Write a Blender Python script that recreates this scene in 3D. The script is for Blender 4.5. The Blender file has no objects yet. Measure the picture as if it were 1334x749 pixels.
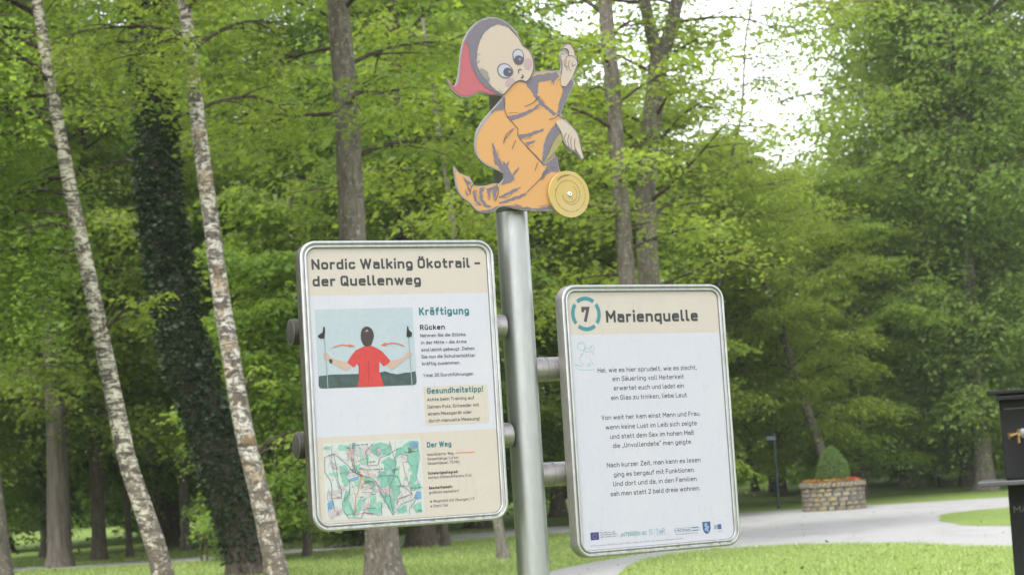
import bpy, math, random
import numpy as np
from mathutils import Vector, Matrix
from mathutils.geometry import tessellate_polygon
S = bpy.context.scene
COL = S.collection
R = math.radians
rng = np.random.default_rng(7)
random.seed(7)

# ------------------------------------------------------------------ camera
EYE = 1.6
cam_d = bpy.data.cameras.new("camera")
cam = bpy.data.objects.new("camera", cam_d); COL.objects.link(cam)
S.camera = cam
cam_d.sensor_fit = 'HORIZONTAL'; cam_d.sensor_width = 36.0
cam_d.lens = 36.0 * 2500 / 1334
cam_d.clip_start = 0.1; cam_d.clip_end = 2000
cam.matrix_world = Matrix.Translation((0, 0, EYE)) @ Matrix.Rotation(R(90 + 5.63), 4, 'X') @ Matrix.Rotation(R(-3.53), 4, 'Z')
cam_d.dof.use_dof = True; cam_d.dof.focus_distance = 6.05; cam_d.dof.aperture_fstop = 7.5
cam_d.dof.aperture_blades = 7
S.render.resolution_x = 1024; S.render.resolution_y = 574

# ------------------------------------------------------------------ sky, sun, exposure
SUN_DIR = Vector((-0.40, -0.62, 1.10)).normalized()      # towards the sun
W = bpy.data.worlds.new("World"); S.world = W; W.use_nodes = True
wt = W.node_tree; wt.nodes.clear()
sky = wt.nodes.new('ShaderNodeTexSky'); sky.sky_type = 'NISHITA'; sky.sun_disc = False
sky.sun_elevation = math.asin(SUN_DIR.z); sky.sun_rotation = math.atan2(SUN_DIR.x, SUN_DIR.y)
sky.air_density = 1.0; sky.dust_density = 1.5; sky.ozone_density = 1.0
hsv = wt.nodes.new('ShaderNodeHueSaturation'); hsv.inputs['Saturation'].default_value = 0.22   # thin white cloud cover
hsv.inputs['Value'].default_value = 2.6
bg = wt.nodes.new('ShaderNodeBackground'); bg.inputs['Strength'].default_value = 0.15
wo = wt.nodes.new('ShaderNodeOutputWorld')
wt.links.new(sky.outputs[0], hsv.inputs['Color']); wt.links.new(hsv.outputs[0], bg.inputs['Color']); wt.links.new(bg.outputs[0], wo.inputs['Surface'])
sun_d = bpy.data.lights.new("sun", 'SUN'); sun_d.energy = 2.2; sun_d.angle = R(16); sun_d.color = (1.0, 0.97, 0.92)
sun = bpy.data.objects.new("sun", sun_d); COL.objects.link(sun)
sun.rotation_euler = (-SUN_DIR).to_track_quat('-Z', 'Y').to_euler()
vs = S.view_settings
vs.view_transform = 'Standard'; vs.look = 'None'; vs.gamma = 1.0; vs.exposure = 0.84; vs.use_curve_mapping = False
S.display_settings.display_device = 'sRGB'
S.render.engine = 'CYCLES'
cy = S.cycles
cy.max_bounces = 6; cy.diffuse_bounces = 4; cy.glossy_bounces = 3; cy.transmission_bounces = 4; cy.transparent_max_bounces = 4
cy.use_denoising = True
try: cy.denoiser = 'OPENIMAGEDENOISE'
except Exception: pass
cy.sample_clamp_indirect = 6.0; cy.volume_bounces = 1

# ------------------------------------------------------------------ materials
def lin(c):
    return tuple(((v / 255) / 12.92 if v <= 10 else (((v / 255) + .055) / 1.055) ** 2.4) for v in c)
def newmat(name):
    m = bpy.data.materials.new(name); m.use_nodes = True
    nt = m.node_tree; b = nt.nodes['Principled BSDF']
    return m, nt, b
def N(nt, typ, **kw):
    n = nt.nodes.new(typ)
    for k, v in kw.items():
        if k in n.inputs.keys(): n.inputs[k].default_value = v
        else: setattr(n, k, v)
    return n
def ramp(nt, fac, stops, interp='LINEAR'):
    r = nt.nodes.new('ShaderNodeValToRGB'); r.color_ramp.interpolation = interp
    el = r.color_ramp.elements
    while len(el) < len(stops): el.new(0.5)
    for e, (p, c) in zip(el, stops):
        e.position = p; e.color = (*c, 1) if len(c) == 3 else c
    nt.links.new(fac, r.inputs[0]); return r.outputs[0]
def mix(nt, fac, a, b, mode='MIX'):
    m = nt.nodes.new('ShaderNodeMix'); m.data_type = 'RGBA'; m.blend_type = mode
    def put(s, v):
        if isinstance(v, bpy.types.NodeSocket): nt.links.new(v, s)
        elif isinstance(v, (int, float)): s.default_value = v
        else: s.default_value = (*v, 1)
    put(m.inputs[0], fac); put(m.inputs[6], a); put(m.inputs[7], b)
    return m.outputs[2]
def coords(nt, scale=(1, 1, 1), kind='Object'):
    t = nt.nodes.new('ShaderNodeTexCoord'); mp = nt.nodes.new('ShaderNodeMapping')
    mp.inputs['Scale'].default_value = scale
    nt.links.new(t.outputs[kind], mp.inputs[0]); return mp.outputs[0]
def noise(nt, vec, scale, detail=4, rough=.55, dist=0):
    n = N(nt, 'ShaderNodeTexNoise', Scale=scale, Detail=detail, Roughness=rough, Distortion=dist)
    nt.links.new(vec, n.inputs['Vector']); return n.outputs['Fac']
def bump(nt, b, h, strength=.3, dist=.01):
    n = N(nt, 'ShaderNodeBump', Strength=strength, Distance=dist)
    nt.links.new(h, n.inputs['Height']); nt.links.new(n.outputs[0], b.inputs['Normal'])

def print_mat(name, rgb, mott=.10, specks=0.0, rough=.5, grain=260):
    """flat print on a weathered board: faint mottling plus dirt specks and drip streaks"""
    m, nt, b = newmat(name); v = coords(nt)
    base = lin(rgb); gy = sum(base) / 3; base = tuple((x * .88 + gy * .12) * .455 + .004 for x in base)   # slightly greyed and scaled down to suit the exposure
    n1 = noise(nt, v, grain, 2, .6)
    c = mix(nt, ramp(nt, n1, [(.35, (0, 0, 0)), (.7, (1, 1, 1))]), tuple(x * (1 - mott) for x in base), base)
    if specks:
        n2 = noise(nt, coords(nt, (1, 1, .22)), 85, 3, .6)
        c = mix(nt, ramp(nt, n2, [(.60, (0, 0, 0)), (.78, (specks,) * 3)]), c, (.20, .19, .17))
        n3 = noise(nt, v, 6, 4, .6)
        c = mix(nt, ramp(nt, n3, [(.5, (0, 0, 0)), (.75, (.22,) * 3)]), c, (.38, .36, .31))
    nt.links.new(c, b.inputs['Base Color']); b.inputs['Roughness'].default_value = rough
    b.inputs['Specular IOR Level'].default_value = .3
    return m

def metal_mat(name, base=(.60, .60, .60), rough=.35, metallic=.9, stain=0.0, zlow=None, var=.22):
    m, nt, b = newmat(name)
    v = coords(nt, (1, 1, .25))
    n1 = noise(nt, v, 60, 5, .65)
    c = mix(nt, ramp(nt, n1, [(.35, (0, 0, 0)), (.7, (1, 1, 1))]), tuple(x * (1 - var) for x in base), base)
    rr = ramp(nt, n1, [(.3, (rough + var * .5,) * 3), (.75, (rough - var * .35,) * 3)])
    metal = None
    if stain:
        v2 = coords(nt)
        n2 = noise(nt, v2, 38, 5, .7)
        f = ramp(nt, n2, [(.50, (0, 0, 0)), (.62, (stain,) * 3)])
        if zlow is not None:          # algae sits on the lowest rail, where rain water stands
            sp = nt.nodes.new('ShaderNodeSeparateXYZ'); nt.links.new(v2, sp.inputs[0])
            mr = N(nt, 'ShaderNodeMapRange'); mr.inputs[1].default_value = zlow + .012; mr.inputs[2].default_value = zlow + .030
            mr.inputs[3].default_value = 1; mr.inputs[4].default_value = 0.12
            nt.links.new(sp.outputs[2], mr.inputs[0])
            f = mix(nt, 1.0, f, mr.outputs[0], 'MULTIPLY')
        c = mix(nt, f, c, (.13, .12, .045))
        inv = N(nt, 'ShaderNodeMath', operation='MULTIPLY_ADD'); inv.inputs[1].default_value = -metallic; inv.inputs[2].default_value = metallic
        nt.links.new(f, inv.inputs[0]); nt.links.new(inv.outputs[0], b.inputs['Metallic'])
    else:
        b.inputs['Metallic'].default_value = metallic
    nt.links.new(c, b.inputs['Base Color']); nt.links.new(rr, b.inputs['Roughness'])
    bump(nt, b, noise(nt, coords(nt), 220, 3), .08, .001)
    return m

def bark_mat(name, dark, light, sz=(9, 9, 2.0), lichen=0.0, lic=(.34, .36, .28)):
    m, nt, b = newmat(name); v = coords(nt, sz)
    n1 = noise(nt, v, 1.6, 8, .7, .4)
    c = ramp(nt, n1, [(.33, dark), (.66, light)])
    if lichen:
        n2 = noise(nt, coords(nt), 14, 4, .7)
        c = mix(nt, ramp(nt, n2, [(.56, (0, 0, 0)), (.64, (lichen,) * 3)]), c, lic)
    nt.links.new(c, b.inputs['Base Color']); b.inputs['Roughness'].default_value = .95
    b.inputs['Specular IOR Level'].default_value = .15
    bump(nt, b, n1, .9, .05)
    return m

def birch_mat(name, white, moss=0.0):
    m, nt, b = newmat(name)
    v = coords(nt, (2.6, 2.6, 7.5))
    n1 = noise(nt, v, 1.9, 8, .78, 1.1)
    v2 = coords(nt, (1, 1, 1.2)); n2 = noise(nt, v2, 4.2, 6, .7, .5)
    c = ramp(nt, n1, [(.36, (.020, .016, .013)), (.475, (.070, .056, .042)), (.52, white), (.8, tuple(min(x * 1.25, .8) for x in white))])
    c = mix(nt, ramp(nt, n2, [(.54, (0, 0, 0)), (.59, (.92,) * 3)]), c, (.040, .030, .022))
    if moss:
        n3 = noise(nt, coords(nt), 3.2, 4, .6)
        c = mix(nt, ramp(nt, n3, [(.52, (0, 0, 0)), (.64, (moss,) * 3)]), c, (.20, .12, .04))
    sp = nt.nodes.new('ShaderNodeSeparateXYZ'); nt.links.new(coords(nt), sp.inputs[0])      # coarse dark plates at the foot
    mr = N(nt, 'ShaderNodeMapRange'); mr.inputs[1].default_value = .3; mr.inputs[2].default_value = 2.6; mr.inputs[3].default_value = .12; mr.inputs[4].default_value = 0
    nt.links.new(sp.outputs[2], mr.inputs[0])
    ad = N(nt, 'ShaderNodeMath', operation='ADD'); n5 = noise(nt, coords(nt, (1, 1, .5)), 7, 6, .7, .8); nt.links.new(n5, ad.inputs[0]); nt.links.new(mr.outputs[0], ad.inputs[1])
    c = mix(nt, ramp(nt, ad.outputs[0], [(.56, (0, 0, 0)), (.62, (.85,) * 3)]), c, (.085, .065, .048))
    nt.links.new(c, b.inputs['Base Color']); b.inputs['Roughness'].default_value = .8
    bump(nt, b, n1, .6, .03)
    return m

def leaf_mat(name, dark, light, trans=.42, tint2=None):
    """leaves differ from one another by a per-leaf value kept in the mesh and a little from tree to tree"""
    m, nt, b = newmat(name)
    at = N(nt, 'ShaderNodeAttribute', attribute_name='tint')
    c = ramp(nt, at.outputs['Fac'], [(.05, dark), (.95, light)])
    oi = nt.nodes.new('ShaderNodeObjectInfo')
    hs = nt.nodes.new('ShaderNodeHueSaturation')
    mr = N(nt, 'ShaderNodeMapRange'); mr.inputs[3].default_value = .485; mr.inputs[4].default_value = .512
    nt.links.new(oi.outputs['Random'], mr.inputs[0]); nt.links.new(mr.outputs[0], hs.inputs['Hue'])
    nt.links.new(c, hs.inputs['Color'])
    nt.links.new(hs.outputs[0], b.inputs['Base Color'])
    b.inputs['Roughness'].default_value = .55; b.inputs['Specular IOR Level'].default_value = .35
    tr = nt.nodes.new('ShaderNodeBsdfTranslucent')
    tc = mix(nt, 1.0, hs.outputs[0], (1.85, 1.86, .84), 'MULTIPLY')
    nt.links.new(tc, tr.inputs['Color'])
    ms = nt.nodes.new('ShaderNodeMixShader'); ms.inputs[0].default_value = trans
    nt.links.new(b.outputs[0], ms.inputs[1]); nt.links.new(tr.outputs[0], ms.inputs[2])
    nt.links.new(ms.outputs[0], nt.nodes['Material Output'].inputs['Surface'])
    return m

# ------------------------------------------------------------------ objects
def setp(o, label=None, cat=None, group=None, kind=None):
    if label: o['label'] = label
    if cat: o['category'] = cat
    if group: o['group'] = group
    if kind: o['kind'] = kind
    return o
def empty(name, loc=(0, 0, 0), rz=0, **kw):
    o = bpy.data.objects.new(name, None); COL.objects.link(o); o.location = loc; o.rotation_euler = (0, 0, rz)
    o.empty_display_size = .2
    return setp(o, **kw)
def link(name, me, mat=None, parent=None, **kw):
    o = bpy.data.objects.new(name, me); COL.objects.link(o)
    if mat is not None and not me.materials: me.materials.append(mat)
    if parent is not None: o.parent = parent
    return setp(o, **kw)
def fastmesh(name, V, F, tint=None, smooth=False):
    """V (n,3), F list of (m,k) index arrays"""
    me = bpy.data.meshes.new(name)
    V = np.asarray(V, np.float32).reshape(-1, 3)
    Fs = [np.asarray(f, np.int32) for f in F if len(f)]
    me.vertices.add(len(V)); me.vertices.foreach_set('co', V.ravel())
    li = np.concatenate([f.ravel() for f in Fs]); tot = np.concatenate([np.full(len(f), f.shape[1], np.int32) for f in Fs])
    st = np.concatenate([[0], np.cumsum(tot)[:-1]]).astype(np.int32)
    me.loops.add(len(li)); me.loops.foreach_set('vertex_index', li)
    me.polygons.add(len(tot)); me.polygons.foreach_set('loop_start', st)
    me.polygons.foreach_set('use_smooth', np.full(len(tot), smooth, bool))
    me.update(calc_edges=True)
    if tint is not None:
        a = me.attributes.new('tint', 'FLOAT', 'FACE'); a.data.foreach_set('value', np.asarray(tint, np.float32))
    return me
class MB:
    """collects verts and faces for ONE mesh"""
    def __init__(s): s.v = []; s.f = []
    def add(s, vs, fs):
        k = len(s.v); s.v += [tuple(p) for p in vs]; s.f += [tuple(i + k for i in f) for f in fs]
    def box(s, c, d, rot=None):
        x, y, z = (q / 2 for q in d)
        P = [Vector((sx * x, sy * y, sz * z)) for sx in (-1, 1) for sy in (-1, 1) for sz in (-1, 1)]
        if rot is not None: P = [rot @ p for p in P]
        P = [p + Vector(c) for p in P]
        s.add(P, [(0, 1, 3, 2), (4, 6, 7, 5), (0, 4, 5, 1), (2, 3, 7, 6), (0, 2, 6, 4), (1, 5, 7, 3)])
    def lathe(s, a, b, prof, n=20, cap=True):
        """prof: list of (t along a->b in metres, radius)"""
        a = Vector(a); b = Vector(b); ax = (b - a).normalized()
        u = ax.orthogonal().normalized(); w = ax.cross(u)
        P = []
        for t, r in prof:
            for k in range(n):
                an = 2 * math.pi * k / n
                P.append(a + ax * t + (u * math.cos(an) + w * math.sin(an)) * r)
        F = []
        for i in range(len(prof) - 1):
            for k in range(n):
                k2 = (k + 1) % n
                F.append((i * n + k, i * n + k2, (i + 1) * n + k2, (i + 1) * n + k))
        if cap:
            F.append(tuple(reversed(range(n)))); F.append(tuple((len(prof) - 1) * n + k for k in range(n)))
        s.add(P, F)
    def cyl(s, a, b, r, n=20):
        L = (Vector(b) - Vector(a)).length; s.lathe(a, b, [(0, r), (L, r)], n)
    def mesh(s, name, smooth=False, bevel=0):
        me = bpy.data.meshes.new(name); me.from_pydata(s.v, [], s.f); me.validate()
        if smooth:
            me.shade_smooth()
            try: me.set_sharp_from_angle(angle=R(35))
            except Exception: pass
        me.update(); return me
    def build(s, name, mat, parent=None, smooth=False, bevel=0, **kw):
        o = link(name, s.mesh(name, smooth), mat, parent, **kw)
        if bevel:
            b = o.modifiers.new('bevel', 'BEVEL'); b.width = bevel; b.segments = 2; b.limit_method = 'ANGLE'
        return o

# ------------------------------------------------------------------ a DIN-like single-stroke alphabet (cap height 1, x-height .7)
def _g(w, *st): return (w, st)
X = .645
GL = {
 'a': _g(.40, ([(.03, X), (.40, X), (.40, 0)], .17), ([(.40, .42), (0, .42), (0, 0), (.40, 0)], .17)),
 'b': _g(.42, ([(0, 1), (0, 0)], 0), ([(0, 0), (.42, 0), (.42, X), (0, X)], .2)),
 'c': _g(.38, ([(.38, .6), (.38, X), (0, X), (0, 0), (.38, 0), (.38, .1)], .2)),
 'd': _g(.42, ([(.42, 1), (.42, 0)], 0), ([(.42, 0), (0, 0), (0, X), (.42, X)], .2)),
 'e': _g(.42, ([(0, .35), (.42, .35, 0), (.42, X), (0, X), (0, 0), (.39, 0)], .2)),
 'f': _g(.28, ([(.28, 1), (.10, 1), (.10, 0)], .14), ([(0, X), (.26, X)], 0)),
 'g': _g(.42, ([(.42, .02), (0, .02), (0, X), (.42, X), (.42, -.28), (.05, -.28)], .2)),
 'h': _g(.42, ([(0, 1), (0, 0)], 0), ([(0, .45), (0, X), (.42, X), (.42, 0)], .2)),
 'i': _g(.0, ([(0, X), (0, 0)], 0), ([(0, 1.02), (0, 1.04)], 0)),
 'j': _g(.08, ([(.08, X), (.08, -.28), (-.06, -.28)], .1), ([(.08, 1.02), (.08, 1.04)], 0)),
 'k': _g(.38, ([(0, 1), (0, 0)], 0), ([(.02, .28), (.36, X)], 0), ([(.13, .40), (.38, 0)], 0)),
 'l': _g(.12, ([(0, 1), (0, 0), (.12, 0)], .12)),
 'm': _g(.70, ([(0, X), (0, 0)], 0), ([(0, .45), (0, X), (.35, X), (.35, 0)], .17), ([(.35, .45), (.35, X), (.70, X), (.70, 0)], .17)),
 'n': _g(.42, ([(0, X), (0, 0)], 0), ([(0, .45), (0, X), (.42, X), (.42, 0)], .2)),
 'o': _g(.42, ([(.21, 0), (0, 0), (0, X), (.42, X), (.42, 0), (.21, 0)], .2)),
 'p': _g(.42, ([(0, X), (0, -.28)], 0), ([(0, 0), (.42, 0), (.42, X), (0, X)], .2)),
 'q': _g(.42, ([(.42, X), (.42, -.28)], 0), ([(.42, 0), (0, 0), (0, X), (.42, X)], .2)),
 'r': _g(.26, ([(0, X), (0, 0)], 0), ([(0, .42), (0, X), (.26, X)], .17)),
 's': _g(.36, ([(.35, .62), (.35, X), (0, X), (0, .37), (.36, .33), (.36, 0), (0, 0), (0, .08)], .16)),
 't': _g(.26, ([(.08, .95), (.08, 0), (.26, 0)], .14), ([(0, X), (.25, X)], 0)),
 'u': _g(.42, ([(.42, X), (.42, 0)], 0), ([(0, X), (0, 0), (.42, 0), (.42, .25)], .2)),
 'v': _g(.40, ([(0, X), (.20, 0)], 0), ([(.40, X), (.20, 0)], 0)),
 'w': _g(.64, ([(0, X), (.16, 0)], 0), ([(.32, X), (.16, 0)], 0), ([(.32, X), (.48, 0)], 0), ([(.64, X), (.48, 0)], 0)),
 'x': _g(.38, ([(0, X), (.38, 0)], 0), ([(.38, X), (0, 0)], 0)),
 'y': _g(.40, ([(0, X), (.20, 0)], 0), ([(.40, X), (.11, -.28)], 0)),
 'z': _g(.36, ([(0, X), (.36, X, 0), (0, 0, 0), (.37, 0)], 0)),
 'ß': _g(.42, ([(0, 0), (0, 1), (.38, 1), (.38, .56), (.15, .56)], .18), ([(.18, .56), (.42, .56), (.42, 0), (.16, 0)], .2)),
 'A': _g(.52, ([(0, 0), (.26, 1)], 0), ([(.52, 0), (.26, 1)], 0), ([(.12, .27), (.40, .27)], 0)),
 'B': _g(.46, ([(0, 0), (0, 1)], 0), ([(0, 1), (.42, 1), (.42, .53), (0, .53)], .2), ([(0, .53), (.46, .53), (.46, 0), (0, 0)], .22)),
 'C': _g(.46, ([(.46, .82), (.46, 1), (0, 1), (0, 0), (.46, 0), (.46, .18)], .22)),
 'D': _g(.48, ([(0, 0), (0, 1)], 0), ([(0, 1), (.48, 1), (.48, 0), (0, 0)], .25)),
 'E': _g(.42, ([(.42, 1), (0, 1, 0), (0, 0, 0), (.42, 0)], 0), ([(0, .52), (.37, .52)], 0)),
 'F': _g(.42, ([(.42, 1), (0, 1, 0), (0, 0)], 0), ([(0, .5), (.37, .5)], 0)),
 'G': _g(.47, ([(.46, .83), (.46, 1), (0, 1), (0, 0), (.47, 0), (.47, .48, 0), (.26, .48)], .22)),
 'H': _g(.48, ([(0, 0), (0, 1)], 0), ([(.48, 0), (.48, 1)], 0), ([(0, .52), (.48, .52)], 0)),
 'I': _g(.0, ([(0, 0), (0, 1)], 0)),
 'J': _g(.36, ([(.36, 1), (.36, 0), (0, 0), (0, .15)], .2)),
 'K': _g(.48, ([(0, 0), (0, 1)], 0), ([(.02, .36), (.45, 1)], 0), ([(.17, .56), (.48, 0)], 0)),
 'L': _g(.40, ([(0, 1), (0, 0, 0), (.40, 0)], 0)),
 'M': _g(.60, ([(0, 0), (0, 1)], 0), ([(.60, 0), (.60, 1)], 0), ([(0, 1), (.30, .38)], 0), ([(.60, 1), (.30, .38)], 0)),
 'N': _g(.50, ([(0, 0), (0, 1)], 0), ([(.50, 0), (.50, 1)], 0), ([(0, 1), (.50, 0)], 0)),
 'O': _g(.48, ([(.24, 0), (0, 0), (0, 1), (.48, 1), (.48, 0), (.24, 0)], .23)),
 'P': _g(.46, ([(0, 0), (0, 1)], 0), ([(0, 1), (.46, 1), (.46, .44), (0, .44)], .23)),
 'Q': _g(.48, ([(.24, 0), (0, 0), (0, 1), (.48, 1), (.48, 0), (.24, 0)], .23), ([(.28, .22), (.50, -.04)], 0)),
 'R': _g(.47, ([(0, 0), (0, 1)], 0), ([(0, 1), (.45, 1), (.45, .46), (0, .46)], .23), ([(.22, .46), (.47, 0)], 0)),
 'S': _g(.46, ([(.44, .86), (.44, 1), (0, 1), (0, .54), (.46, .48), (.46, 0), (0, 0), (0, .14)], .21)),
 'T': _g(.48, ([(0, 1), (.48, 1)], 0), ([(.24, 1), (.24, 0)], 0)),
 'U': _g(.47, ([(0, 1), (0, 0), (.47, 0), (.47, 1)], .23)),
 'V': _g(.50, ([(0, 1), (.25, 0)], 0), ([(.50, 1), (.25, 0)], 0)),
 'W': _g(.80, ([(0, 1), (.2, 0)], 0), ([(.4, 1), (.2, 0)], 0), ([(.4, 1), (.6, 0)], 0), ([(.8, 1), (.6, 0)], 0)),
 'X': _g(.46, ([(0, 1), (.46, 0)], 0), ([(.46, 1), (0, 0)], 0)),
 'Z': _g(.44, ([(0, 1), (.44, 1, 0), (0, 0, 0), (.45, 0)], 0)),
 '0': _g(.44, ([(.22, 0), (0, 0), (0, 1), (.44, 1), (.44, 0), (.22, 0)], .21)),
 '1': _g(.22, ([(0, .78), (.22, 1)], 0), ([(.22, 1), (.22, 0)], 0)),
 '2': _g(.42, ([(.01, .84), (.01, 1), (.42, 1), (.42, .6), (0, 0, 0), (.43, 0)], .2)),
 '5': _g(.42, ([(.40, 1), (.04, 1, 0), (.02, .55, 0), (.42, .6), (.42, 0), (0, 0), (0, .12)], .2)),
 '6': _g(.44, ([(.34, 1), (0, .3), (0, 0), (.44, 0), (.44, .55), (.10, .55)], .19)),
 '7': _g(.44, ([(0, .82), (0, 1, 0), (.44, 1, 0), (.18, 0)], 0)),
 '9': _g(.44, ([(.10, 0), (.44, .7), (.44, 1), (0, 1), (0, .45), (.34, .45)], .19)),
 '-': _g(.22, ([(0, .40), (.22, .40)], 0)), '–': _g(.34, ([(0, .42), (.34, .42)], 0)),
 '.': _g(0, ([(0, 0), (0, .02)], 0)), ',': _g(.04, ([(.04, .03), (0, -.13)], 0)),
 ':': _g(0, ([(0, 0), (0, .02)], 0), ([(0, .55), (0, .57)], 0)),
 '!': _g(0, ([(0, 0), (0, .02)], 0), ([(0, .42), (0, 1)], 0)),
 '/': _g(.36, ([(0, -.08), (.36, 1.05)], 0)),
 '(': _g(.13, ([(.13, 1.05), (0, .8), (0, .1), (.13, -.15)], .1)), ')': _g(.13, ([(0, 1.05), (.13, .8), (.13, .1), (0, -.15)], .1)),
 '„': _g(.14, ([(.03, .03), (0, -.12)], 0), ([(.16, .03), (.13, -.12)], 0)),
 '“': _g(.14, ([(0, .88), (.03, 1.03)], 0), ([(.13, .88), (.16, 1.03)], 0)),
}
def _uml(b, y, w=None):
    gw, st = GL[b]; c = gw / 2
    return (gw, st + (([(c - .12, y), (c - .12, y + .02)], 0), ([(c + .12, y), (c + .12, y + .02)], 0)))
GL['ä'] = _uml('a', 1.0); GL['ö'] = _uml('o', 1.0); GL['ü'] = _uml('u', 1.0)
GL['Ö'] = _uml('O', 1.24); GL['Ü'] = _uml('U', 1.24)

def round_path(pts, rad):
    P = [Vector(p[:2]) for p in pts]; out = [P[0]]
    for i in range(1, len(P) - 1):
        r0 = pts[i][2] if len(pts[i]) > 2 else rad
        a, b, c = P[i - 1], P[i], P[i + 1]; la = (a - b).length; lc = (c - b).length
        if r0 <= 0: out.append(b); continue
        r = min(r0, la * (.5 if i > 1 else 1), lc * (.5 if i < len(P) - 2 else 1))
        p, q = b + (a - b) / la * r, b + (c - b) / lc * r
        for k in range(6):
            t = k / 5; out.append(p * (1 - t) ** 2 + (b * .96 + (p + q) * .02) * 2 * t * (1 - t) + q * t * t)
    out.append(P[-1])
    res = [out[0]]
    for p in out[1:]:
        if (p - res[-1]).length > 1e-4: res.append(p)
    return res
def ribbon(P, t, closed=False, ext=True):
    """left and right outline of a stroke of width t along P"""
    n = len(P); P = list(P)
    if not closed and ext and n > 1:
        P[0] = P[0] - (P[1] - P[0]).normalized() * t / 2 * .98; P[-1] = P[-1] + (P[-1] - P[-2]).normalized() * t / 2 * .98
    L, Rr = [], []
    for i in range(n):
        a = P[(i - 1) % n] if closed or i > 0 else None; c = P[(i + 1) % n] if closed or i < n - 1 else None
        d1 = (P[i] - a).normalized() if a is not None else None; d2 = (c - P[i]).normalized() if c is not None else None
        if d1 is None: d1 = d2
        if d2 is None: d2 = d1
        m = d1 + d2
        m = m.normalized() if m.length > 1e-6 else d1
        nrm = Vector((-m.y, m.x)); k = max(.35, nrm.dot(Vector((-d1.y, d1.x))))
        L.append(P[i] + nrm * (t / 2 / k)); Rr.append(P[i] - nrm * (t / 2 / k))
    return L, Rr

class Sheet:
    """flat print in board coordinates: u to the right, v down from the top left corner, layer = thickness of ink above the sheet"""
    def __init__(s, w, h, z0): s.w = w; s.h = h; s.z0 = z0; s.mb = MB(); s.k = 0
    def P(s, u, v, off=0): return (u - s.w / 2, -(s.z0 + off), s.h / 2 - v)
    def poly(s, pts, off=0.0003):
        pts = [Vector((p[0], p[1], 0)) for p in pts]
        tris = tessellate_polygon([pts])
        F = []
        for t in tris:
            a, b, c = (pts[i] for i in t)
            cr = (b - a).cross(c - a).z
            if abs(cr) < 1e-12: continue
            F.append(tuple(t) if cr < 0 else tuple(reversed(t)))   # faces the viewer (-y)
        s.mb.add([s.P(p.x, p.y, off) for p in pts], F)
    def stroke(s, pts, t, off=0.0003, closed=False, ext=True):
        P = [Vector(p[:2]) for p in pts]
        if len(P) < 2: return
        L, Rr = ribbon(P, t, closed, ext); n = len(P)
        vs = [s.P(p.x, p.y, off) for p in L] + [s.P(p.x, p.y, off) for p in Rr]
        F = []
        for i in range(n if closed else n - 1):
            j = (i + 1) % n
            f = (i, j, n + j, n + i)
            a, b, c = (Vector(vs[q]) for q in f[:3])
            if (b - a).cross(c - a).y > 0: f = tuple(reversed(f))
            F.append(f)
        s.mb.add(vs, F)
    def text(s, txt, u, v, H, t, u1=None, off=0.0003, gap=.13):
        Hs = H - t
        def width(sc):
            x = 0
            for ch in txt:
                if ch == ' ': x += .30 * Hs * sc; continue
                x += GL[ch][0] * Hs * sc + t + gap * Hs * sc
            return x - gap * Hs * sc
        sc = 1.0
        if u1 is not None:
            a = width(0); b = width(1); sc = (u1 - u - a) / (b - a)
        x = u
        for ch in txt:
            if ch == ' ': x += .30 * Hs * sc; continue
            w, st = GL[ch]
            for k, (pts, rad) in enumerate(st):
                P = round_path([(p[0] * sc,) + tuple(p[1:]) for p in pts], rad * min(sc, 1))
                s.stroke([(x + t / 2 + p.x * Hs, v - t / 2 - p.y * Hs) for p in P], t, off + .00005 * k)
            x += w * Hs * sc + t + gap * Hs * sc
    def greek(s, u, v, u1, H, t, slope=0, off=0.0003, seed=1):
        """print too small to be read from anywhere near the photograph's distance"""
        rr = random.Random(seed); x = u
        while x < u1:
            for _ in range(rr.randint(3, 9)):
                if x > u1: break
                hh = H * rr.choice((.65, .65, 1)); vv = v + slope * (x - u)
                s.stroke([(x, vv), (x, vv - hh)], t, off, ext=False)
                if rr.random() < .7: s.stroke([(x, vv - hh * rr.choice((0, .5, 1))), (x + H * .45, vv - hh * rr.choice((0, .5, 1)) - .0001)], t, off + .00005, ext=False)
                x += H * .72
            x += H * .6
    def build(s, name, mat, parent, **kw):
        return s.mb.build(name, mat, parent, **kw)

def rrect(u0, v0, u1, v1, r, corners=(1, 1, 1, 1), n=8):
    """rounded rectangle outline; corners TL, TR, BR, BL"""
    out = []
    for (cx, cz, a0), on in zip(((u0 + r, v0 + r, 180), (u1 - r, v0 + r, 270), (u1 - r, v1 - r, 0), (u0 + r, v1 - r, 90)), corners):
        if on:
            for k in range(n + 1):
                a = R(a0 + 90 * k / n); out.append((cx + r * math.cos(a), cz + r * math.sin(a)))
        else:
            out.append({180: (u0, v0), 270: (u1, v0), 0: (u1, v1), 90: (u0, v1)}[a0])
    return out
def disc(u, v, r, n=16): return [(u + r * math.cos(2 * math.pi * k / n), v + r * math.sin(2 * math.pi * k / n)) for k in range(n)]
def spline(pts, closed=True, n=3):
    P = [Vector(p) for p in pts]; m = len(P); out = []
    for i in range(m if closed else m - 1):
        p0 = P[(i - 1) % m] if closed or i > 0 else P[0]; p1 = P[i]; p2 = P[(i + 1) % m]; p3 = P[(i + 2) % m] if closed or i < m - 2 else P[-1]
        for k in range(n):
            t = k / n
            q = .5 * ((2 * p1) + (p2 - p0) * t + (2 * p0 - 5 * p1 + 4 * p2 - p3) * t * t + (-p0 + 3 * p1 - 3 * p2 + p3) * t ** 3)
            out.append((q.x, q.y))
    if not closed: out.append(tuple(P[-1]))
    return out
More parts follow.
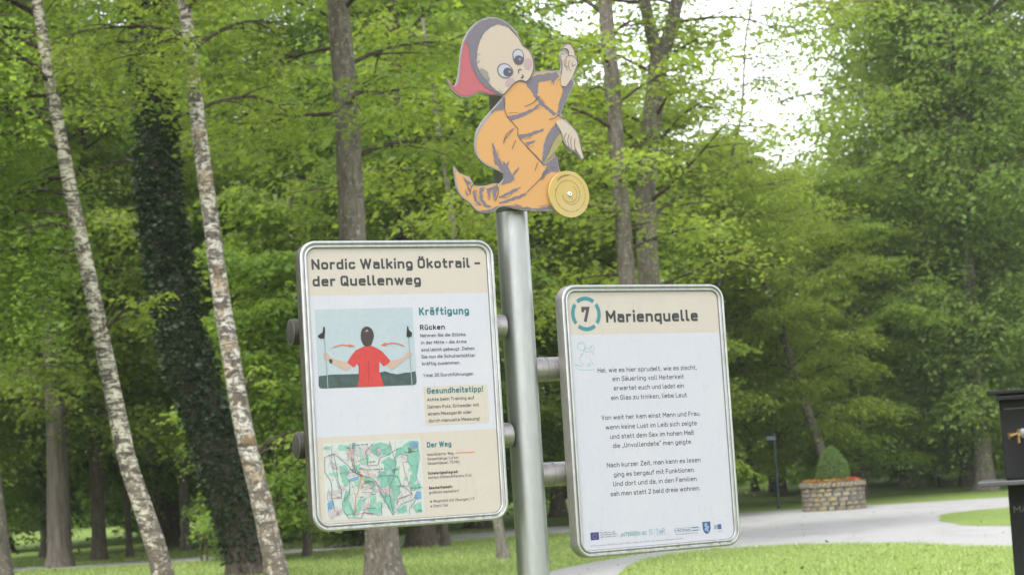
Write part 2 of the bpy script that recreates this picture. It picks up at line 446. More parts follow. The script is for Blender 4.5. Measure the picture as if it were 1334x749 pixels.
FIG = {
  'outline': [(-0.2364,2.8434),(-0.2191,2.821),(-0.2044,2.8302),(-0.1921,2.8732),(-0.1842,2.9203),(-0.1719,2.9635),(-0.1505,2.999),(-0.1172,3.0311),(-0.0776,3.0487),(-0.0389,3.0483),(-0.0058,3.0341),(0.0264,3.0058),(0.0457,2.9658),(0.0693,2.952),(0.082,2.9224),(0.0833,2.8921),(0.0805,2.8811),(0.0958,2.8824),(0.1156,2.8879),(0.1417,2.8876),(0.168,2.8901),(0.179,2.8884),(0.1857,2.9071),(0.1837,2.9241),(0.1814,2.9383),(0.1841,2.9482),(0.194,2.9562),(0.1907,2.9658),(0.2076,2.98),(0.2241,2.9792),(0.2376,2.957),(0.2438,2.9332),(0.247,2.915),(0.2378,2.8984),(0.2274,2.8749),(0.2238,2.8621),(0.2288,2.8492),(0.2123,2.8227),(0.1934,2.7904),(0.1708,2.7513),(0.1858,2.7331),(0.2041,2.7139),(0.2255,2.692),(0.2337,2.6695),(0.241,2.6355),(0.247,2.6101),(0.2384,2.6013),(0.2308,2.6056),(0.22,2.6206),(0.2107,2.6277),(0.1997,2.6297),(0.1792,2.6449),(0.1692,2.6604),(0.1456,2.6325),(0.1378,2.6153),(0.1484,2.5823),(0.1554,2.5598),(0.1993,2.5243),(0.2365,2.4811),(0.2428,2.4519),(0.2452,2.4446),(0.1927,2.4364),(0.1292,2.4336),(0.0251,2.432),(-0.0157,2.4367),(-0.0641,2.4449),(-0.0849,2.4374),(-0.1018,2.4264),(-0.1343,2.4234),(-0.1618,2.4308),(-0.1804,2.4518),(-0.2108,2.4724),(-0.2248,2.5004),(-0.2287,2.5321),(-0.2303,2.5675),(-0.2138,2.5467),(-0.1788,2.5351),(-0.1662,2.5141),(-0.1565,2.509),(-0.1325,2.5078),(-0.0997,2.5156),(-0.0854,2.5177),(-0.0713,2.5163),(-0.056,2.531),(-0.0539,2.5436),(-0.0646,2.5541),(-0.1081,2.5708),(-0.1332,2.5862),(-0.148,2.6054),(-0.1515,2.6303),(-0.1484,2.6589),(-0.1432,2.6771),(-0.1259,2.7051),(-0.1014,2.7326),(-0.0737,2.7594),(-0.0491,2.7844),(-0.0431,2.7967),(-0.0852,2.7985),(-0.1221,2.8045),(-0.1574,2.7901),(-0.1908,2.7864),(-0.2223,2.8082)],
  'hood': [(-0.2345,2.8371),(-0.2169,2.819),(-0.1998,2.8283),(-0.1888,2.8733),(-0.1809,2.9205),(-0.1687,2.9616),(-0.1531,2.9817),(-0.1551,2.9517),(-0.1515,2.9136),(-0.1442,2.8799),(-0.1274,2.8468),(-0.1027,2.8224),(-0.0748,2.8088),(-0.0537,2.8),(-0.0897,2.8017),(-0.1218,2.8087),(-0.1571,2.7943),(-0.1882,2.7904),(-0.2175,2.8093)],
  'hair': [(-0.1687,2.9616),(-0.1482,2.997),(-0.1151,3.0278),(-0.0769,3.0445),(-0.0402,3.0439),(-0.0085,3.0304),(0.0214,3.0033),(0.0277,2.9886),(-0.0021,3.017),(-0.0403,3.0275),(-0.0651,3.0194),(-0.0904,3.0028),(-0.1105,2.9758),(-0.1243,2.9408),(-0.1308,2.902),(-0.1232,2.8725),(-0.101,2.8481),(-0.088,2.8274),(-0.0556,2.8076),(-0.0442,2.7987),(-0.0656,2.8028),(-0.1029,2.8203),(-0.1275,2.8446),(-0.1466,2.8798),(-0.1538,2.9135),(-0.157,2.9516)],
  'face': [(0.0277,2.9886),(0.043,2.9626),(0.0656,2.9483),(0.0769,2.9199),(0.0773,2.8918),(0.0655,2.8651),(0.047,2.8469),(0.0301,2.8504),(0.0051,2.8427),(-0.021,2.8178),(-0.0441,2.7996),(-0.065,2.8123),(-0.0899,2.8337),(-0.1053,2.8543),(-0.1208,2.8727),(-0.1298,2.902),(-0.1234,2.9408),(-0.1095,2.9759),(-0.0895,3.002),(-0.0642,3.0186),(-0.0404,3.0266),(-0.0022,3.0161)],
  'head_line': [(0.0214,3.0033),(0.0293,2.9908),(0.0455,2.9628),(0.0676,2.9485),(0.0784,2.92),(0.0783,2.8909),(0.068,2.8644),(0.0495,2.847),(0.0457,2.8486),(0.0647,2.8668),(0.0749,2.8916),(0.0743,2.9185),(0.0635,2.9461),(0.0418,2.96),(0.0251,2.9862)],
  'brow_shade': [(-0.1166,2.8857),(-0.0944,2.8741),(-0.0862,2.8531),(-0.0899,2.8337),(-0.1079,2.852),(-0.1208,2.8727)],
  'eye_l_rim': [(-0.0578,2.8803),(-0.0521,2.8934),(-0.037,2.902),(-0.0176,2.9005),(-0.0015,2.8875),(0.0014,2.8726),(-0.0082,2.8614),(-0.0258,2.8527),(-0.0426,2.8553),(-0.054,2.8655)],
  'eye_l': [(-0.053,2.8805),(-0.0474,2.8915),(-0.0348,2.8978),(-0.0179,2.8961),(-0.0056,2.8852),(-0.0034,2.8737),(-0.012,2.8633),(-0.027,2.857),(-0.0414,2.8597),(-0.0505,2.8678)],
  'pupil_l': [(-0.0366,2.8728),(-0.0309,2.8838),(-0.0185,2.8888),(-0.0057,2.8839),(-0.0025,2.8737),(-0.009,2.8639),(-0.0219,2.8598),(-0.0324,2.8627)],
  'eye_r_rim': [(0.0013,2.9265),(0.0048,2.9418),(0.0177,2.9512),(0.0347,2.95),(0.0437,2.9375),(0.0439,2.9202),(0.0364,2.9047),(0.0213,2.8996),(0.0071,2.9053)],
  'eye_r': [(0.0052,2.9276),(0.0086,2.9399),(0.0184,2.9473),(0.033,2.9465),(0.0402,2.9365),(0.0401,2.9222),(0.0333,2.9088),(0.0216,2.9035),(0.0098,2.9089)],
  'pupil_r': [(0.0064,2.916),(0.0135,2.9272),(0.026,2.9305),(0.038,2.9264),(0.0429,2.9193),(0.0365,2.906),(0.0228,2.9001),(0.0105,2.9046)],
  'glint_l': [(-0.0168,2.8781),(-0.0117,2.8805),(-0.0071,2.8765),(-0.0114,2.8715),(-0.0162,2.873)],
  'glint_r': [(0.0228,2.9199),(0.0284,2.9228),(0.0331,2.9196),(0.0297,2.9143),(0.0239,2.9148)],
  'cheek_l': [(-0.0289,2.8431),(-0.016,2.8545),(0.001,2.8541),(0.0052,2.8448),(-0.0103,2.8312),(-0.0253,2.8262),(-0.0306,2.8336)],
  'cheek_r': [(0.0443,2.9116),(0.0549,2.923),(0.0695,2.9195),(0.0723,2.9045),(0.0622,2.8866),(0.0498,2.886),(0.0422,2.8964)],
  'nose': [(0.0193,2.8714),(0.0176,2.8808),(0.0229,2.8871),(0.0307,2.8867),(0.0332,2.8808),(0.0304,2.8823),(0.0256,2.8838),(0.0219,2.8802),(0.0224,2.8724)],
  'mouth': [(0.0258,2.8588),(0.0334,2.8626),(0.0314,2.8686),(0.0363,2.8688),(0.0398,2.8621),(0.0345,2.8566),(0.0285,2.8555)],
  'robe': [(0.0755,2.87),(0.115,2.8794),(0.1448,2.8855),(0.1622,2.8818),(0.1785,2.8724),(0.1856,2.8442),(0.1738,2.7924),(0.1619,2.7634),(0.1539,2.7449),(0.1748,2.7355),(0.1589,2.7236),(0.1311,2.6998),(0.1058,2.665),(0.0936,2.6308),(0.0871,2.5857),(0.0959,2.5782),(0.1361,2.6122),(0.1515,2.5633),(0.1488,2.5559),(0.1037,2.4858),(0.117,2.4389),(0.0254,2.4367),(-0.0154,2.441),(-0.0638,2.4485),(-0.0866,2.442),(-0.1036,2.43),(-0.1332,2.4277),(-0.1584,2.4344),(-0.1763,2.4536),(-0.2067,2.4753),(-0.2201,2.5005),(-0.2243,2.5322),(-0.2253,2.5534),(-0.2122,2.5414),(-0.1811,2.5297),(-0.1706,2.5087),(-0.1568,2.5047),(-0.1328,2.5038),(-0.1,2.5117),(-0.0857,2.5134),(-0.0676,2.5117),(-0.0501,2.5286),(-0.0489,2.5455),(-0.0611,2.5577),(-0.1057,2.5752),(-0.1301,2.5899),(-0.1434,2.6073),(-0.1467,2.6304),(-0.1431,2.6591),(-0.1341,2.6756),(-0.118,2.7009),(-0.0947,2.7256),(-0.0669,2.7533),(-0.041,2.782),(-0.035,2.7998),(-0.0243,2.8171),(0.0029,2.842),(0.0225,2.8475),(0.0414,2.8428),(0.0573,2.8408)],
  'shade': [[(0.0477,2.842),(0.0753,2.8671),(0.1624,2.8859),(0.173,2.8693),(0.1557,2.857),(0.151,2.8368),(0.1395,2.8579),(0.0932,2.8465),(0.085,2.8054),(0.1078,2.7809),(0.1541,2.7472),(0.1439,2.7411),(0.0977,2.7748),(0.0766,2.7965),(0.0623,2.8212),(0.0502,2.832)],[(-0.0334,2.7328),(0.0084,2.7389),(0.061,2.7591),(0.1017,2.7863),(0.1078,2.7809),(0.0737,2.7569),(0.027,2.7324),(-0.0186,2.7177)],[(0.1763,2.8426),(0.197,2.8391),(0.2152,2.8617),(0.2255,2.849),(0.2089,2.8225),(0.1901,2.7903),(0.1676,2.7523),(0.1562,2.749),(0.1631,2.7805),(0.1747,2.8038),(0.183,2.827)],[(0.007,2.6756),(0.0425,2.6797),(0.1017,2.6976),(0.1013,2.6919),(0.0547,2.6717),(0.0124,2.6607)],[(0.0308,2.6512),(0.0699,2.6593),(0.0595,2.6494),(0.0363,2.6391)],[(0.1587,2.7207),(0.1345,2.7028),(0.1116,2.6737),(0.099,2.6423),(0.0888,2.5829),(0.1008,2.5973),(0.1232,2.6374),(0.1462,2.6664),(0.1658,2.6841),(0.1543,2.7064)],[(0.0932,2.5808),(0.1439,2.6098),(0.1503,2.5824),(0.1186,2.5753)],[(0.136,2.6104),(0.1496,2.5669),(0.1468,2.5577),(0.1175,2.5588),(0.0954,2.5437),(0.0779,2.5324),(0.0879,2.5544),(0.1107,2.5805)],[(-0.0866,2.6467),(-0.08,2.6254),(-0.0733,2.6041),(-0.059,2.5758),(-0.0541,2.5885),(-0.0468,2.5761),(-0.0335,2.5909),(-0.037,2.5692),(-0.0245,2.5443),(0.0001,2.572),(0.0018,2.5666),(-0.0206,2.5408),(-0.0174,2.5283),(-0.0426,2.5187),(-0.0696,2.5109),(-0.0582,2.5291),(-0.0547,2.5507),(-0.0718,2.5682),(-0.0825,2.5894),(-0.0886,2.618)],[(-0.0782,2.475),(-0.0446,2.49),(-0.0025,2.507),(0.0056,2.5054),(-0.0285,2.4867),(-0.0622,2.4717),(-0.0778,2.4696)],[(-0.0795,2.4571),(-0.0463,2.4667),(0.0124,2.4858),(0.0247,2.4842),(-0.0051,2.471),(-0.0552,2.4558),(-0.0798,2.4528)],[(-0.172,2.4874),(-0.1634,2.4964),(-0.1605,2.4805),(-0.1559,2.4593),(-0.1408,2.4454),(-0.1529,2.4452),(-0.1659,2.4591)],[(-0.143,2.5022),(-0.1248,2.5033),(-0.1379,2.4881),(-0.1394,2.4667),(-0.1206,2.4475),(-0.1049,2.4406),(-0.129,2.4413),(-0.1439,2.4595),(-0.1482,2.4843)],[(-0.121,2.4991),(-0.0859,2.5106),(-0.0803,2.5036),(-0.0955,2.4604),(-0.1,2.4817),(-0.1008,2.4995),(-0.1097,2.4886),(-0.1052,2.4656),(-0.1162,2.4814)],[(-0.2102,2.5414),(-0.1913,2.526),(-0.1721,2.5158),(-0.1846,2.5084),(-0.1798,2.4908),(-0.1875,2.4941),(-0.1921,2.5153),(-0.2028,2.5328)],[(-0.1978,2.501),(-0.19,2.487),(-0.1869,2.4729),(-0.1946,2.4781)],[(-0.068,2.4466),(-0.0313,2.4479),(0.0012,2.4442),(0.0587,2.4397),(0.1094,2.4496),(0.1107,2.438),(0.0335,2.4346),(-0.0156,2.4385)],[(-0.1578,2.4309),(-0.1257,2.4314),(-0.1031,2.4371),(-0.0802,2.4464),(-0.0888,2.4391),(-0.1037,2.4282),(-0.1333,2.4259)],[(-0.0859,2.7473),(-0.0593,2.768),(-0.0354,2.7942),(-0.0338,2.7719),(-0.0413,2.7548),(-0.0733,2.7479),(-0.0865,2.739)],[(-0.0897,2.6472),(-0.0795,2.6142),(-0.0664,2.5763),(-0.0853,2.5758),(-0.0893,2.6084)]],
  'line': [[(-0.0386,2.7941),(-0.0381,2.7549),(-0.0274,2.7274),(0.0052,2.6951),(0.0037,2.6727),(0.0272,2.6455),(0.0871,2.5857)],[(-0.0488,2.6485),(-0.0375,2.674),(-0.0075,2.6946),(-0.0416,2.6599)],[(0.0359,2.7665),(0.0689,2.7792),(0.0898,2.7999),(0.0724,2.7833)],[(0.1234,2.7278),(0.1466,2.7344),(0.1674,2.7494)],[(0.1539,2.7449),(0.1824,2.7313),(0.1749,2.7367)],[(0.0355,2.6345),(0.0629,2.6118),(0.0959,2.5782)],[(-0.0501,2.6444),(-0.0427,2.6626)],[(-0.0207,2.6273),(-0.0042,2.6567)],[(0.0592,2.5609),(0.0716,2.5884)],[(-0.0857,2.5142),(-0.0785,2.5),(-0.0829,2.4785),(-0.0934,2.4604)],[(-0.1805,2.4801),(-0.1773,2.4979),(-0.1664,2.5106),(-0.1526,2.5073)],[(0.0252,2.4914),(0.0738,2.5323),(0.1054,2.5658)]],
  'cuff': [(0.1658,2.6841),(0.1717,2.6758),(0.1673,2.6615),(0.1458,2.6353),(0.1177,2.6062),(0.0935,2.5847),(0.1155,2.6202),(0.1306,2.6489),(0.1485,2.6722)],
  'hand_up': [(0.1764,2.8438),(0.1802,2.8782),(0.1852,2.9013),(0.185,2.9242),(0.1849,2.9402),(0.1934,2.9487),(0.2112,2.94),(0.2136,2.9545),(0.2063,2.9627),(0.1944,2.9625),(0.1969,2.9696),(0.2086,2.976),(0.2218,2.9751),(0.2335,2.9556),(0.2344,2.9413),(0.2422,2.9303),(0.243,2.9148),(0.2345,2.8982),(0.2206,2.8717),(0.2045,2.8509),(0.1937,2.8389),(0.1839,2.8396)],
  'hand_down': [(0.1455,2.7185),(0.1724,2.7298),(0.1942,2.7136),(0.2188,2.6917),(0.2284,2.6693),(0.2357,2.6354),(0.2423,2.6099),(0.2373,2.6047),(0.2311,2.6096),(0.2136,2.6403),(0.213,2.6318),(0.2012,2.6331),(0.1795,2.6494),(0.171,2.6673),(0.1629,2.6897)],
  'hand_line': [[(0.185,2.9242),(0.1852,2.9013),(0.1802,2.8782)],[(0.1944,2.9625),(0.2063,2.9627),(0.2136,2.9545),(0.2112,2.94)],[(0.1944,2.9625),(0.1922,2.9681),(0.2088,2.9783),(0.2239,2.9769),(0.2362,2.9558),(0.2364,2.9414)],[(0.201,2.9366),(0.2245,2.9407),(0.2402,2.9301),(0.2457,2.9149)],[(0.2022,2.9252),(0.1987,2.9049),(0.2042,2.8909)],[(0.2134,2.9258),(0.2084,2.9026),(0.2172,2.8887)],[(0.2243,2.9206),(0.2232,2.9062),(0.2356,2.9127)],[(0.1968,2.942),(0.1866,2.946)],[(0.2041,2.9339),(0.1931,2.9189),(0.1954,2.9047),(0.2084,2.9026)],[(0.2436,2.9303),(0.2436,2.9131),(0.2226,2.8718)],[(0.1854,2.6848),(0.1747,2.6731),(0.1798,2.6534)],[(0.1951,2.6823),(0.187,2.6622),(0.1919,2.6396)],[(0.203,2.6741),(0.1978,2.6569),(0.2013,2.6343)],[(0.2158,2.6688),(0.2123,2.6403),(0.2311,2.6096)],[(0.1455,2.7185),(0.1631,2.6925),(0.171,2.6673)],[(0.2332,2.6637),(0.2426,2.6128)]],
  'disc': (0.1743,2.4854),
}
PIC = {
  'shirt': [(0.1914,0.3213),(0.2113,0.3189),(0.2267,0.3261),(0.2459,0.3367),(0.2608,0.354),(0.2727,0.3675),(0.2633,0.3784),(0.2491,0.3836),(0.2369,0.3682),(0.235,0.4018),(0.241,0.4206),(0.2468,0.4439),(0.1628,0.4438),(0.1704,0.4144),(0.1713,0.3847),(0.1656,0.3734),(0.1544,0.3842),(0.1338,0.3687),(0.1465,0.3505),(0.1632,0.3324)],
  'hair': [(0.1815,0.2882),(0.1856,0.2716),(0.1967,0.2625),(0.2085,0.2628),(0.2199,0.2724),(0.2239,0.2912),(0.2178,0.3079),(0.212,0.3189),(0.1973,0.3222),(0.1885,0.3164),(0.1826,0.3032)],
  'arms': [[(0.133,0.3687),(0.1442,0.3783),(0.1386,0.3874),(0.1255,0.3925),(0.1059,0.3808),(0.0852,0.3671),(0.0759,0.3602),(0.0681,0.3611),(0.0607,0.3553),(0.0595,0.3423),(0.0663,0.3378),(0.0769,0.3429),(0.0822,0.3523),(0.1031,0.3603)],[(0.2726,0.3686),(0.2592,0.3801),(0.2705,0.3917),(0.2803,0.3939),(0.3032,0.3778),(0.3323,0.3599),(0.3413,0.3583),(0.3433,0.3452),(0.3334,0.3423),(0.3242,0.3484),(0.3206,0.3558),(0.296,0.3645)]],
  'poles': [[(0.0651,0.2889),(0.0671,0.3444),(0.0682,0.3961),(0.069,0.444)],[(0.3358,0.2885),(0.3368,0.3526),(0.3377,0.4052),(0.3385,0.4447)]],
  'grips': [[(0.0644,0.2593),(0.0686,0.2594),(0.0691,0.2724),(0.066,0.2945),(0.0524,0.2941),(0.0458,0.2884),(0.0484,0.2829),(0.0612,0.2759)],[(0.3333,0.2639),(0.3365,0.264),(0.3382,0.2753),(0.3481,0.285),(0.3463,0.2944),(0.334,0.299),(0.3291,0.294),(0.3312,0.2789)]],
  'watch': [(0.076,0.3587),(0.0839,0.356),(0.0883,0.3617),(0.0851,0.3701),(0.0793,0.3688)],
  'arrows': [[(0.0828,0.3264),(0.0996,0.3176),(0.1193,0.3134),(0.1406,0.3162),(0.1428,0.3133),(0.162,0.3201),(0.1423,0.3214),(0.1405,0.3192),(0.1192,0.3163),(0.1014,0.3203)],[(0.3213,0.3239),(0.3029,0.3158),(0.2831,0.3119),(0.2631,0.3147),(0.2593,0.3113),(0.2441,0.3198),(0.2626,0.3222),(0.2621,0.3181),(0.2829,0.3153),(0.3027,0.3188),(0.3191,0.3257)]],
  'tie': [(0.1971,0.2767),(0.2022,0.2708),(0.207,0.2762),(0.2049,0.2776),(0.2019,0.2746),(0.1985,0.279)],
  'woods': [(0.0425,0.4063),(0.0813,0.4032),(0.1318,0.4038),(0.169,0.404),(0.2381,0.4019),(0.2542,0.3987),(0.2697,0.4048),(0.2934,0.4094),(0.3176,0.4053),(0.3377,0.4052),(0.3519,0.402),(0.3548,0.4209),(0.3534,0.4441),(0.0424,0.4438)],
}
MAP = {
  'green': [[(0.1987,0.6182),(0.2255,0.6124),(0.2553,0.6209),(0.2597,0.6425),(0.2534,0.6528),(0.2272,0.6479),(0.2209,0.6582),(0.2009,0.6466),(0.1902,0.6354)],[(0.222,0.6724),(0.2532,0.6563),(0.2713,0.6715),(0.269,0.7104),(0.2799,0.7181),(0.282,0.7466),(0.2808,0.7677),(0.2644,0.788),(0.2583,0.8265),(0.2439,0.815),(0.2163,0.771),(0.21,0.7494),(0.2081,0.7176),(0.2201,0.7041),(0.2358,0.6944),(0.2329,0.6801)],[(0.2772,0.6362),(0.3167,0.6132),(0.3473,0.6147),(0.3481,0.6648),(0.3361,0.7355),(0.3238,0.749),(0.309,0.741),(0.3224,0.7098),(0.3126,0.6808),(0.3105,0.6522),(0.2916,0.6494),(0.2757,0.661),(0.2717,0.6963),(0.2685,0.6536)],[(0.0928,0.6761),(0.1133,0.6737),(0.1233,0.6953),(0.1151,0.7089),(0.1217,0.7233),(0.1096,0.7401),(0.0991,0.729),(0.0933,0.7006)],[(0.109,0.7506),(0.124,0.7479),(0.1186,0.7791),(0.1281,0.8077),(0.1343,0.8291),(0.1086,0.8239),(0.0985,0.8058),(0.1001,0.778)],[(0.1445,0.7807),(0.171,0.7753),(0.1541,0.8093),(0.1419,0.8261),(0.1353,0.8117)],[(0.1698,0.7963),(0.1996,0.7981),(0.2152,0.7885),(0.2167,0.8273),(0.1758,0.8212)],[(0.3164,0.745),(0.3472,0.7432),(0.3484,0.754),(0.3306,0.7636),(0.3154,0.7627)],[(0.3204,0.8056),(0.3478,0.7966),(0.3477,0.8286),(0.3265,0.8308)],[(0.0944,0.613),(0.1202,0.6161),(0.1229,0.6355),(0.1047,0.6276)],[(0.1706,0.7155),(0.1891,0.7201),(0.1881,0.7376),(0.1694,0.7365)],[(0.2703,0.8166),(0.2976,0.8042),(0.3001,0.8256),(0.2732,0.8309)]],
  'lake': [[(0.1146,0.7176),(0.1334,0.7134),(0.1523,0.7092),(0.1498,0.7196),(0.1328,0.7239),(0.118,0.7231)],[(0.3163,0.6204),(0.3358,0.6142),(0.349,0.6184),(0.3462,0.6326),(0.3343,0.6391),(0.3235,0.6279)],[(0.3259,0.7775),(0.3343,0.7656),(0.3477,0.7664),(0.3492,0.786),(0.3367,0.7895),(0.3284,0.7866)],[(0.048,0.7853),(0.0633,0.7758),(0.068,0.79),(0.0617,0.8035),(0.0489,0.8027)]],
  'road': [[(0.0462,0.6491),(0.0782,0.6385),(0.0923,0.6515),(0.117,0.6739),(0.1344,0.6959),(0.1598,0.7078),(0.1893,0.7165),(0.2037,0.7279),(0.2171,0.7569),(0.2338,0.7932),(0.2472,0.8222),(0.2542,0.8315)],[(0.175,0.6382),(0.2027,0.6148)],[(0.175,0.6382),(0.1811,0.6632),(0.182,0.6809),(0.2141,0.6791),(0.2209,0.6582),(0.2381,0.6555),(0.2616,0.6426),(0.285,0.6331)],[(0.2559,0.6103),(0.2616,0.6426),(0.2711,0.675),(0.2652,0.7102),(0.2478,0.7481),(0.2463,0.7728),(0.2503,0.8013),(0.2542,0.8315),(0.2827,0.7997),(0.3175,0.7912),(0.3336,0.778)],[(0.2081,0.7176),(0.2196,0.7129),(0.2499,0.7129),(0.2724,0.7159),(0.2793,0.7287),(0.2839,0.7467),(0.3086,0.7481)],[(0.0462,0.6491),(0.0458,0.691),(0.0626,0.7199),(0.0652,0.741),(0.0622,0.7617),(0.068,0.79),(0.0689,0.8075)],[(0.0762,0.6402),(0.083,0.6861),(0.0847,0.7212),(0.0943,0.7497),(0.0931,0.7706),(0.0672,0.7708)],[(0.1217,0.7233),(0.1197,0.7582),(0.096,0.7847),(0.0948,0.8056),(0.1119,0.8311),(0.1527,0.8338),(0.1611,0.8168),(0.2128,0.8306)],[(0.2165,0.8308),(0.2188,0.7923)],[(0.3073,0.8331),(0.3063,0.8189),(0.3331,0.7851)],[(0.2707,0.7459),(0.2934,0.7472),(0.3185,0.7735),(0.2759,0.7852),(0.2673,0.8023)]],
  'red': [[(0.0462,0.6491),(0.0762,0.6402)],[(0.0916,0.6971),(0.1343,0.6976)],[(0.1359,0.6696),(0.1778,0.656)],[(0.1534,0.6899),(0.1795,0.6913)],[(0.1607,0.7589),(0.1905,0.7606)],[(0.1578,0.7446),(0.1956,0.738),(0.1999,0.7277)],[(0.284,0.649),(0.3103,0.6557),(0.3092,0.6752),(0.2938,0.6762),(0.2995,0.7085),(0.3185,0.7735)],[(0.2673,0.8023),(0.2684,0.7847),(0.2915,0.779),(0.3185,0.7735)],[(0.1347,0.8221),(0.1646,0.8205),(0.1905,0.8257)],[(0.0672,0.7708),(0.0933,0.7671)]],
  'trail': [[(0.1274,0.6217),(0.1318,0.643),(0.1325,0.6642),(0.1385,0.6891),(0.1524,0.7074)],[(0.1594,0.7149),(0.151,0.732),(0.148,0.7528),(0.1375,0.7733),(0.1359,0.8012),(0.131,0.8219)],[(0.1543,0.7075),(0.17,0.726),(0.1577,0.7464)],[(0.1795,0.6913),(0.1824,0.7056)]],
  'river': [[(0.3282,0.6138),(0.3462,0.6326),(0.35,0.6649),(0.3425,0.6931),(0.3338,0.7104),(0.34,0.7357),(0.3442,0.7608)],[(0.0723,0.6119),(0.0683,0.6503),(0.0719,0.6855),(0.081,0.721),(0.0891,0.7424)],[(0.054,0.7438),(0.049,0.7679),(0.057,0.7893),(0.0485,0.8097)],[(0.2478,0.7481),(0.2455,0.7232),(0.2541,0.706)]],
  'dots': [(0.1401,0.6135),(0.1243,0.6233),(0.1385,0.6233),(0.1345,0.6601),(0.1367,0.6749),(0.1417,0.6857),(0.1365,0.6907),(0.1455,0.6965),(0.1517,0.7004),(0.1294,0.8176)],
  'start': [(0.1591,0.7078)],
  'names': [([(0.044,0.6217),(0.0569,0.6217)],1),([(0.1482,0.6164),(0.1857,0.6161)],1),([(0.1883,0.6689),(0.2071,0.6688)],1),([(0.1851,0.6916),(0.2378,0.6927)],2),([(0.1554,0.6865),(0.1656,0.6863)],1),([(0.314,0.7541),(0.3523,0.7542)],2),([(0.076,0.8124),(0.0834,0.8119)],2),([(0.0757,0.817),(0.0839,0.8164)],2),([(0.1748,0.8064),(0.1992,0.8065)],1),([(0.3346,0.8242),(0.3461,0.8242)],1),([(0.1524,0.7735),(0.1636,0.7734)],1),([(0.3033,0.6454),(0.3416,0.6452)],1),([(0.1254,0.6894),(0.1329,0.6888)],1),([(0.1885,0.764),(0.2015,0.7666)],2),([(0.1282,0.7401),(0.1319,0.74)],2),([(0.133,0.7607),(0.1367,0.7603)],2),([(0.231,0.7761),(0.2356,0.7757)],2),([(0.335,0.6909),(0.3408,0.6905)],1),([(0.2887,0.635),(0.2907,0.6326)],1),([(0.1837,0.7486),(0.1912,0.7484)],1),([(0.0684,0.7167),(0.0709,0.7165)],1)],
}
SKETCH = [[(0.0731,0.2117),(0.0565,0.2081),(0.0501,0.1977),(0.0547,0.1875),(0.0656,0.1836),(0.0773,0.1879),(0.079,0.1983),(0.0731,0.2117)],[(0.0554,0.1916),(0.0629,0.1876),(0.0722,0.1919)],[(0.0765,0.1982),(0.0809,0.2045),(0.0734,0.2085)],[(0.0811,0.2024),(0.0952,0.2069),(0.1031,0.1988),(0.1091,0.1968),(0.1147,0.2052),(0.1078,0.2133),(0.1132,0.2258)],[(0.0706,0.2125),(0.0872,0.217),(0.0996,0.2131),(0.1069,0.2257)],[(0.0601,0.2246),(0.07,0.2207),(0.0569,0.2349),(0.0584,0.2472),(0.0675,0.2536),(0.0621,0.2617),(0.0408,0.2571),(0.0381,0.2611),(0.0494,0.2696),(0.0731,0.2743),(0.1095,0.2732)],[(0.0932,0.2336),(0.0972,0.244),(0.1082,0.2587)],[(0.0816,0.2581),(0.0942,0.2522),(0.091,0.2624),(0.084,0.2581)],[(0.1009,0.1966),(0.0976,0.2069)],[(0.0363,0.2529),(0.0478,0.2593)]]
# ================================================================== THE GROUND
def gz(x, y):
    t = np.clip((y - 64) / 70, 0, 1); return .9 * t * t * (3 - 2 * t)
def ground_mesh():
    xs = np.concatenate([[-260, -180, -120, -90], np.linspace(-60, 60, 49), [90, 120, 180, 260]])
    ys = np.concatenate([[-60, -20, 0], np.linspace(10, 150, 57), [180, 220, 270, 320]])
    Xg, Yg = np.meshgrid(xs, ys, indexing='xy'); Z = gz(Xg, Yg)
    V = np.stack([Xg, Yg, Z], -1).reshape(-1, 3); w = len(xs)
    i = np.arange(len(ys) - 1)[:, None] * w + np.arange(w - 1)[None]; i = i.ravel()
    return fastmesh('lawn', V, [np.stack([i, i + 1, i + w + 1, i + w], -1)], smooth=True)
def lawn_mat(name, a, b_, c_):
    m, nt, b = newmat(name); v = coords(nt, (1, .55, 1))
    n1 = noise(nt, v, .35, 5, .6); n2 = noise(nt, v, 3.5, 6, .75); n3 = noise(nt, coords(nt), 26, 3, .7)
    c = ramp(nt, n1, [(.3, a), (.7, b_)])
    c = mix(nt, ramp(nt, n2, [(.42, (0, 0, 0)), (.7, (.75,) * 3)]), c, c_)
    c = mix(nt, ramp(nt, n3, [(.35, (.5,) * 3), (.6, (0, 0, 0))]), c, (.035, .06, .012))
    nt.links.new(c, b.inputs['Base Color']); b.inputs['Roughness'].default_value = .9; b.inputs['Specular IOR Level'].default_value = .15
    bump(nt, b, n2, .8, .08)
    return m
M_lawn = lawn_mat('lawn_mat', (.115, .180, .038), (.165, .235, .052), (.240, .280, .095))
link('lawn', ground_mesh(), M_lawn, kind='structure')
def gravel_mat():
    m, nt, b = newmat('gravel_mat'); v = coords(nt)
    n1 = noise(nt, v, .5, 4, .6); n2 = noise(nt, v, 17, 5, .75); n3 = noise(nt, coords(nt, (1, .5, 1)), .9, 6, .7)
    c = ramp(nt, n2, [(.3, (.18, .175, .172)), (.5, (.245, .24, .24)), (.7, (.32, .315, .313))])
    c = mix(nt, ramp(nt, n3, [(.48, (0, 0, 0)), (.66, (.55,) * 3)]), c, (.175, .165, .155))
    c = mix(nt, ramp(nt, n1, [(.45, (0, 0, 0)), (.8, (.4,) * 3)]), c, (.215, .205, .20))
    nt.links.new(c, b.inputs['Base Color']); b.inputs['Roughness'].default_value = .95
    bump(nt, b, n2, .6, .02)
    return m
M_gravel = gravel_mat()
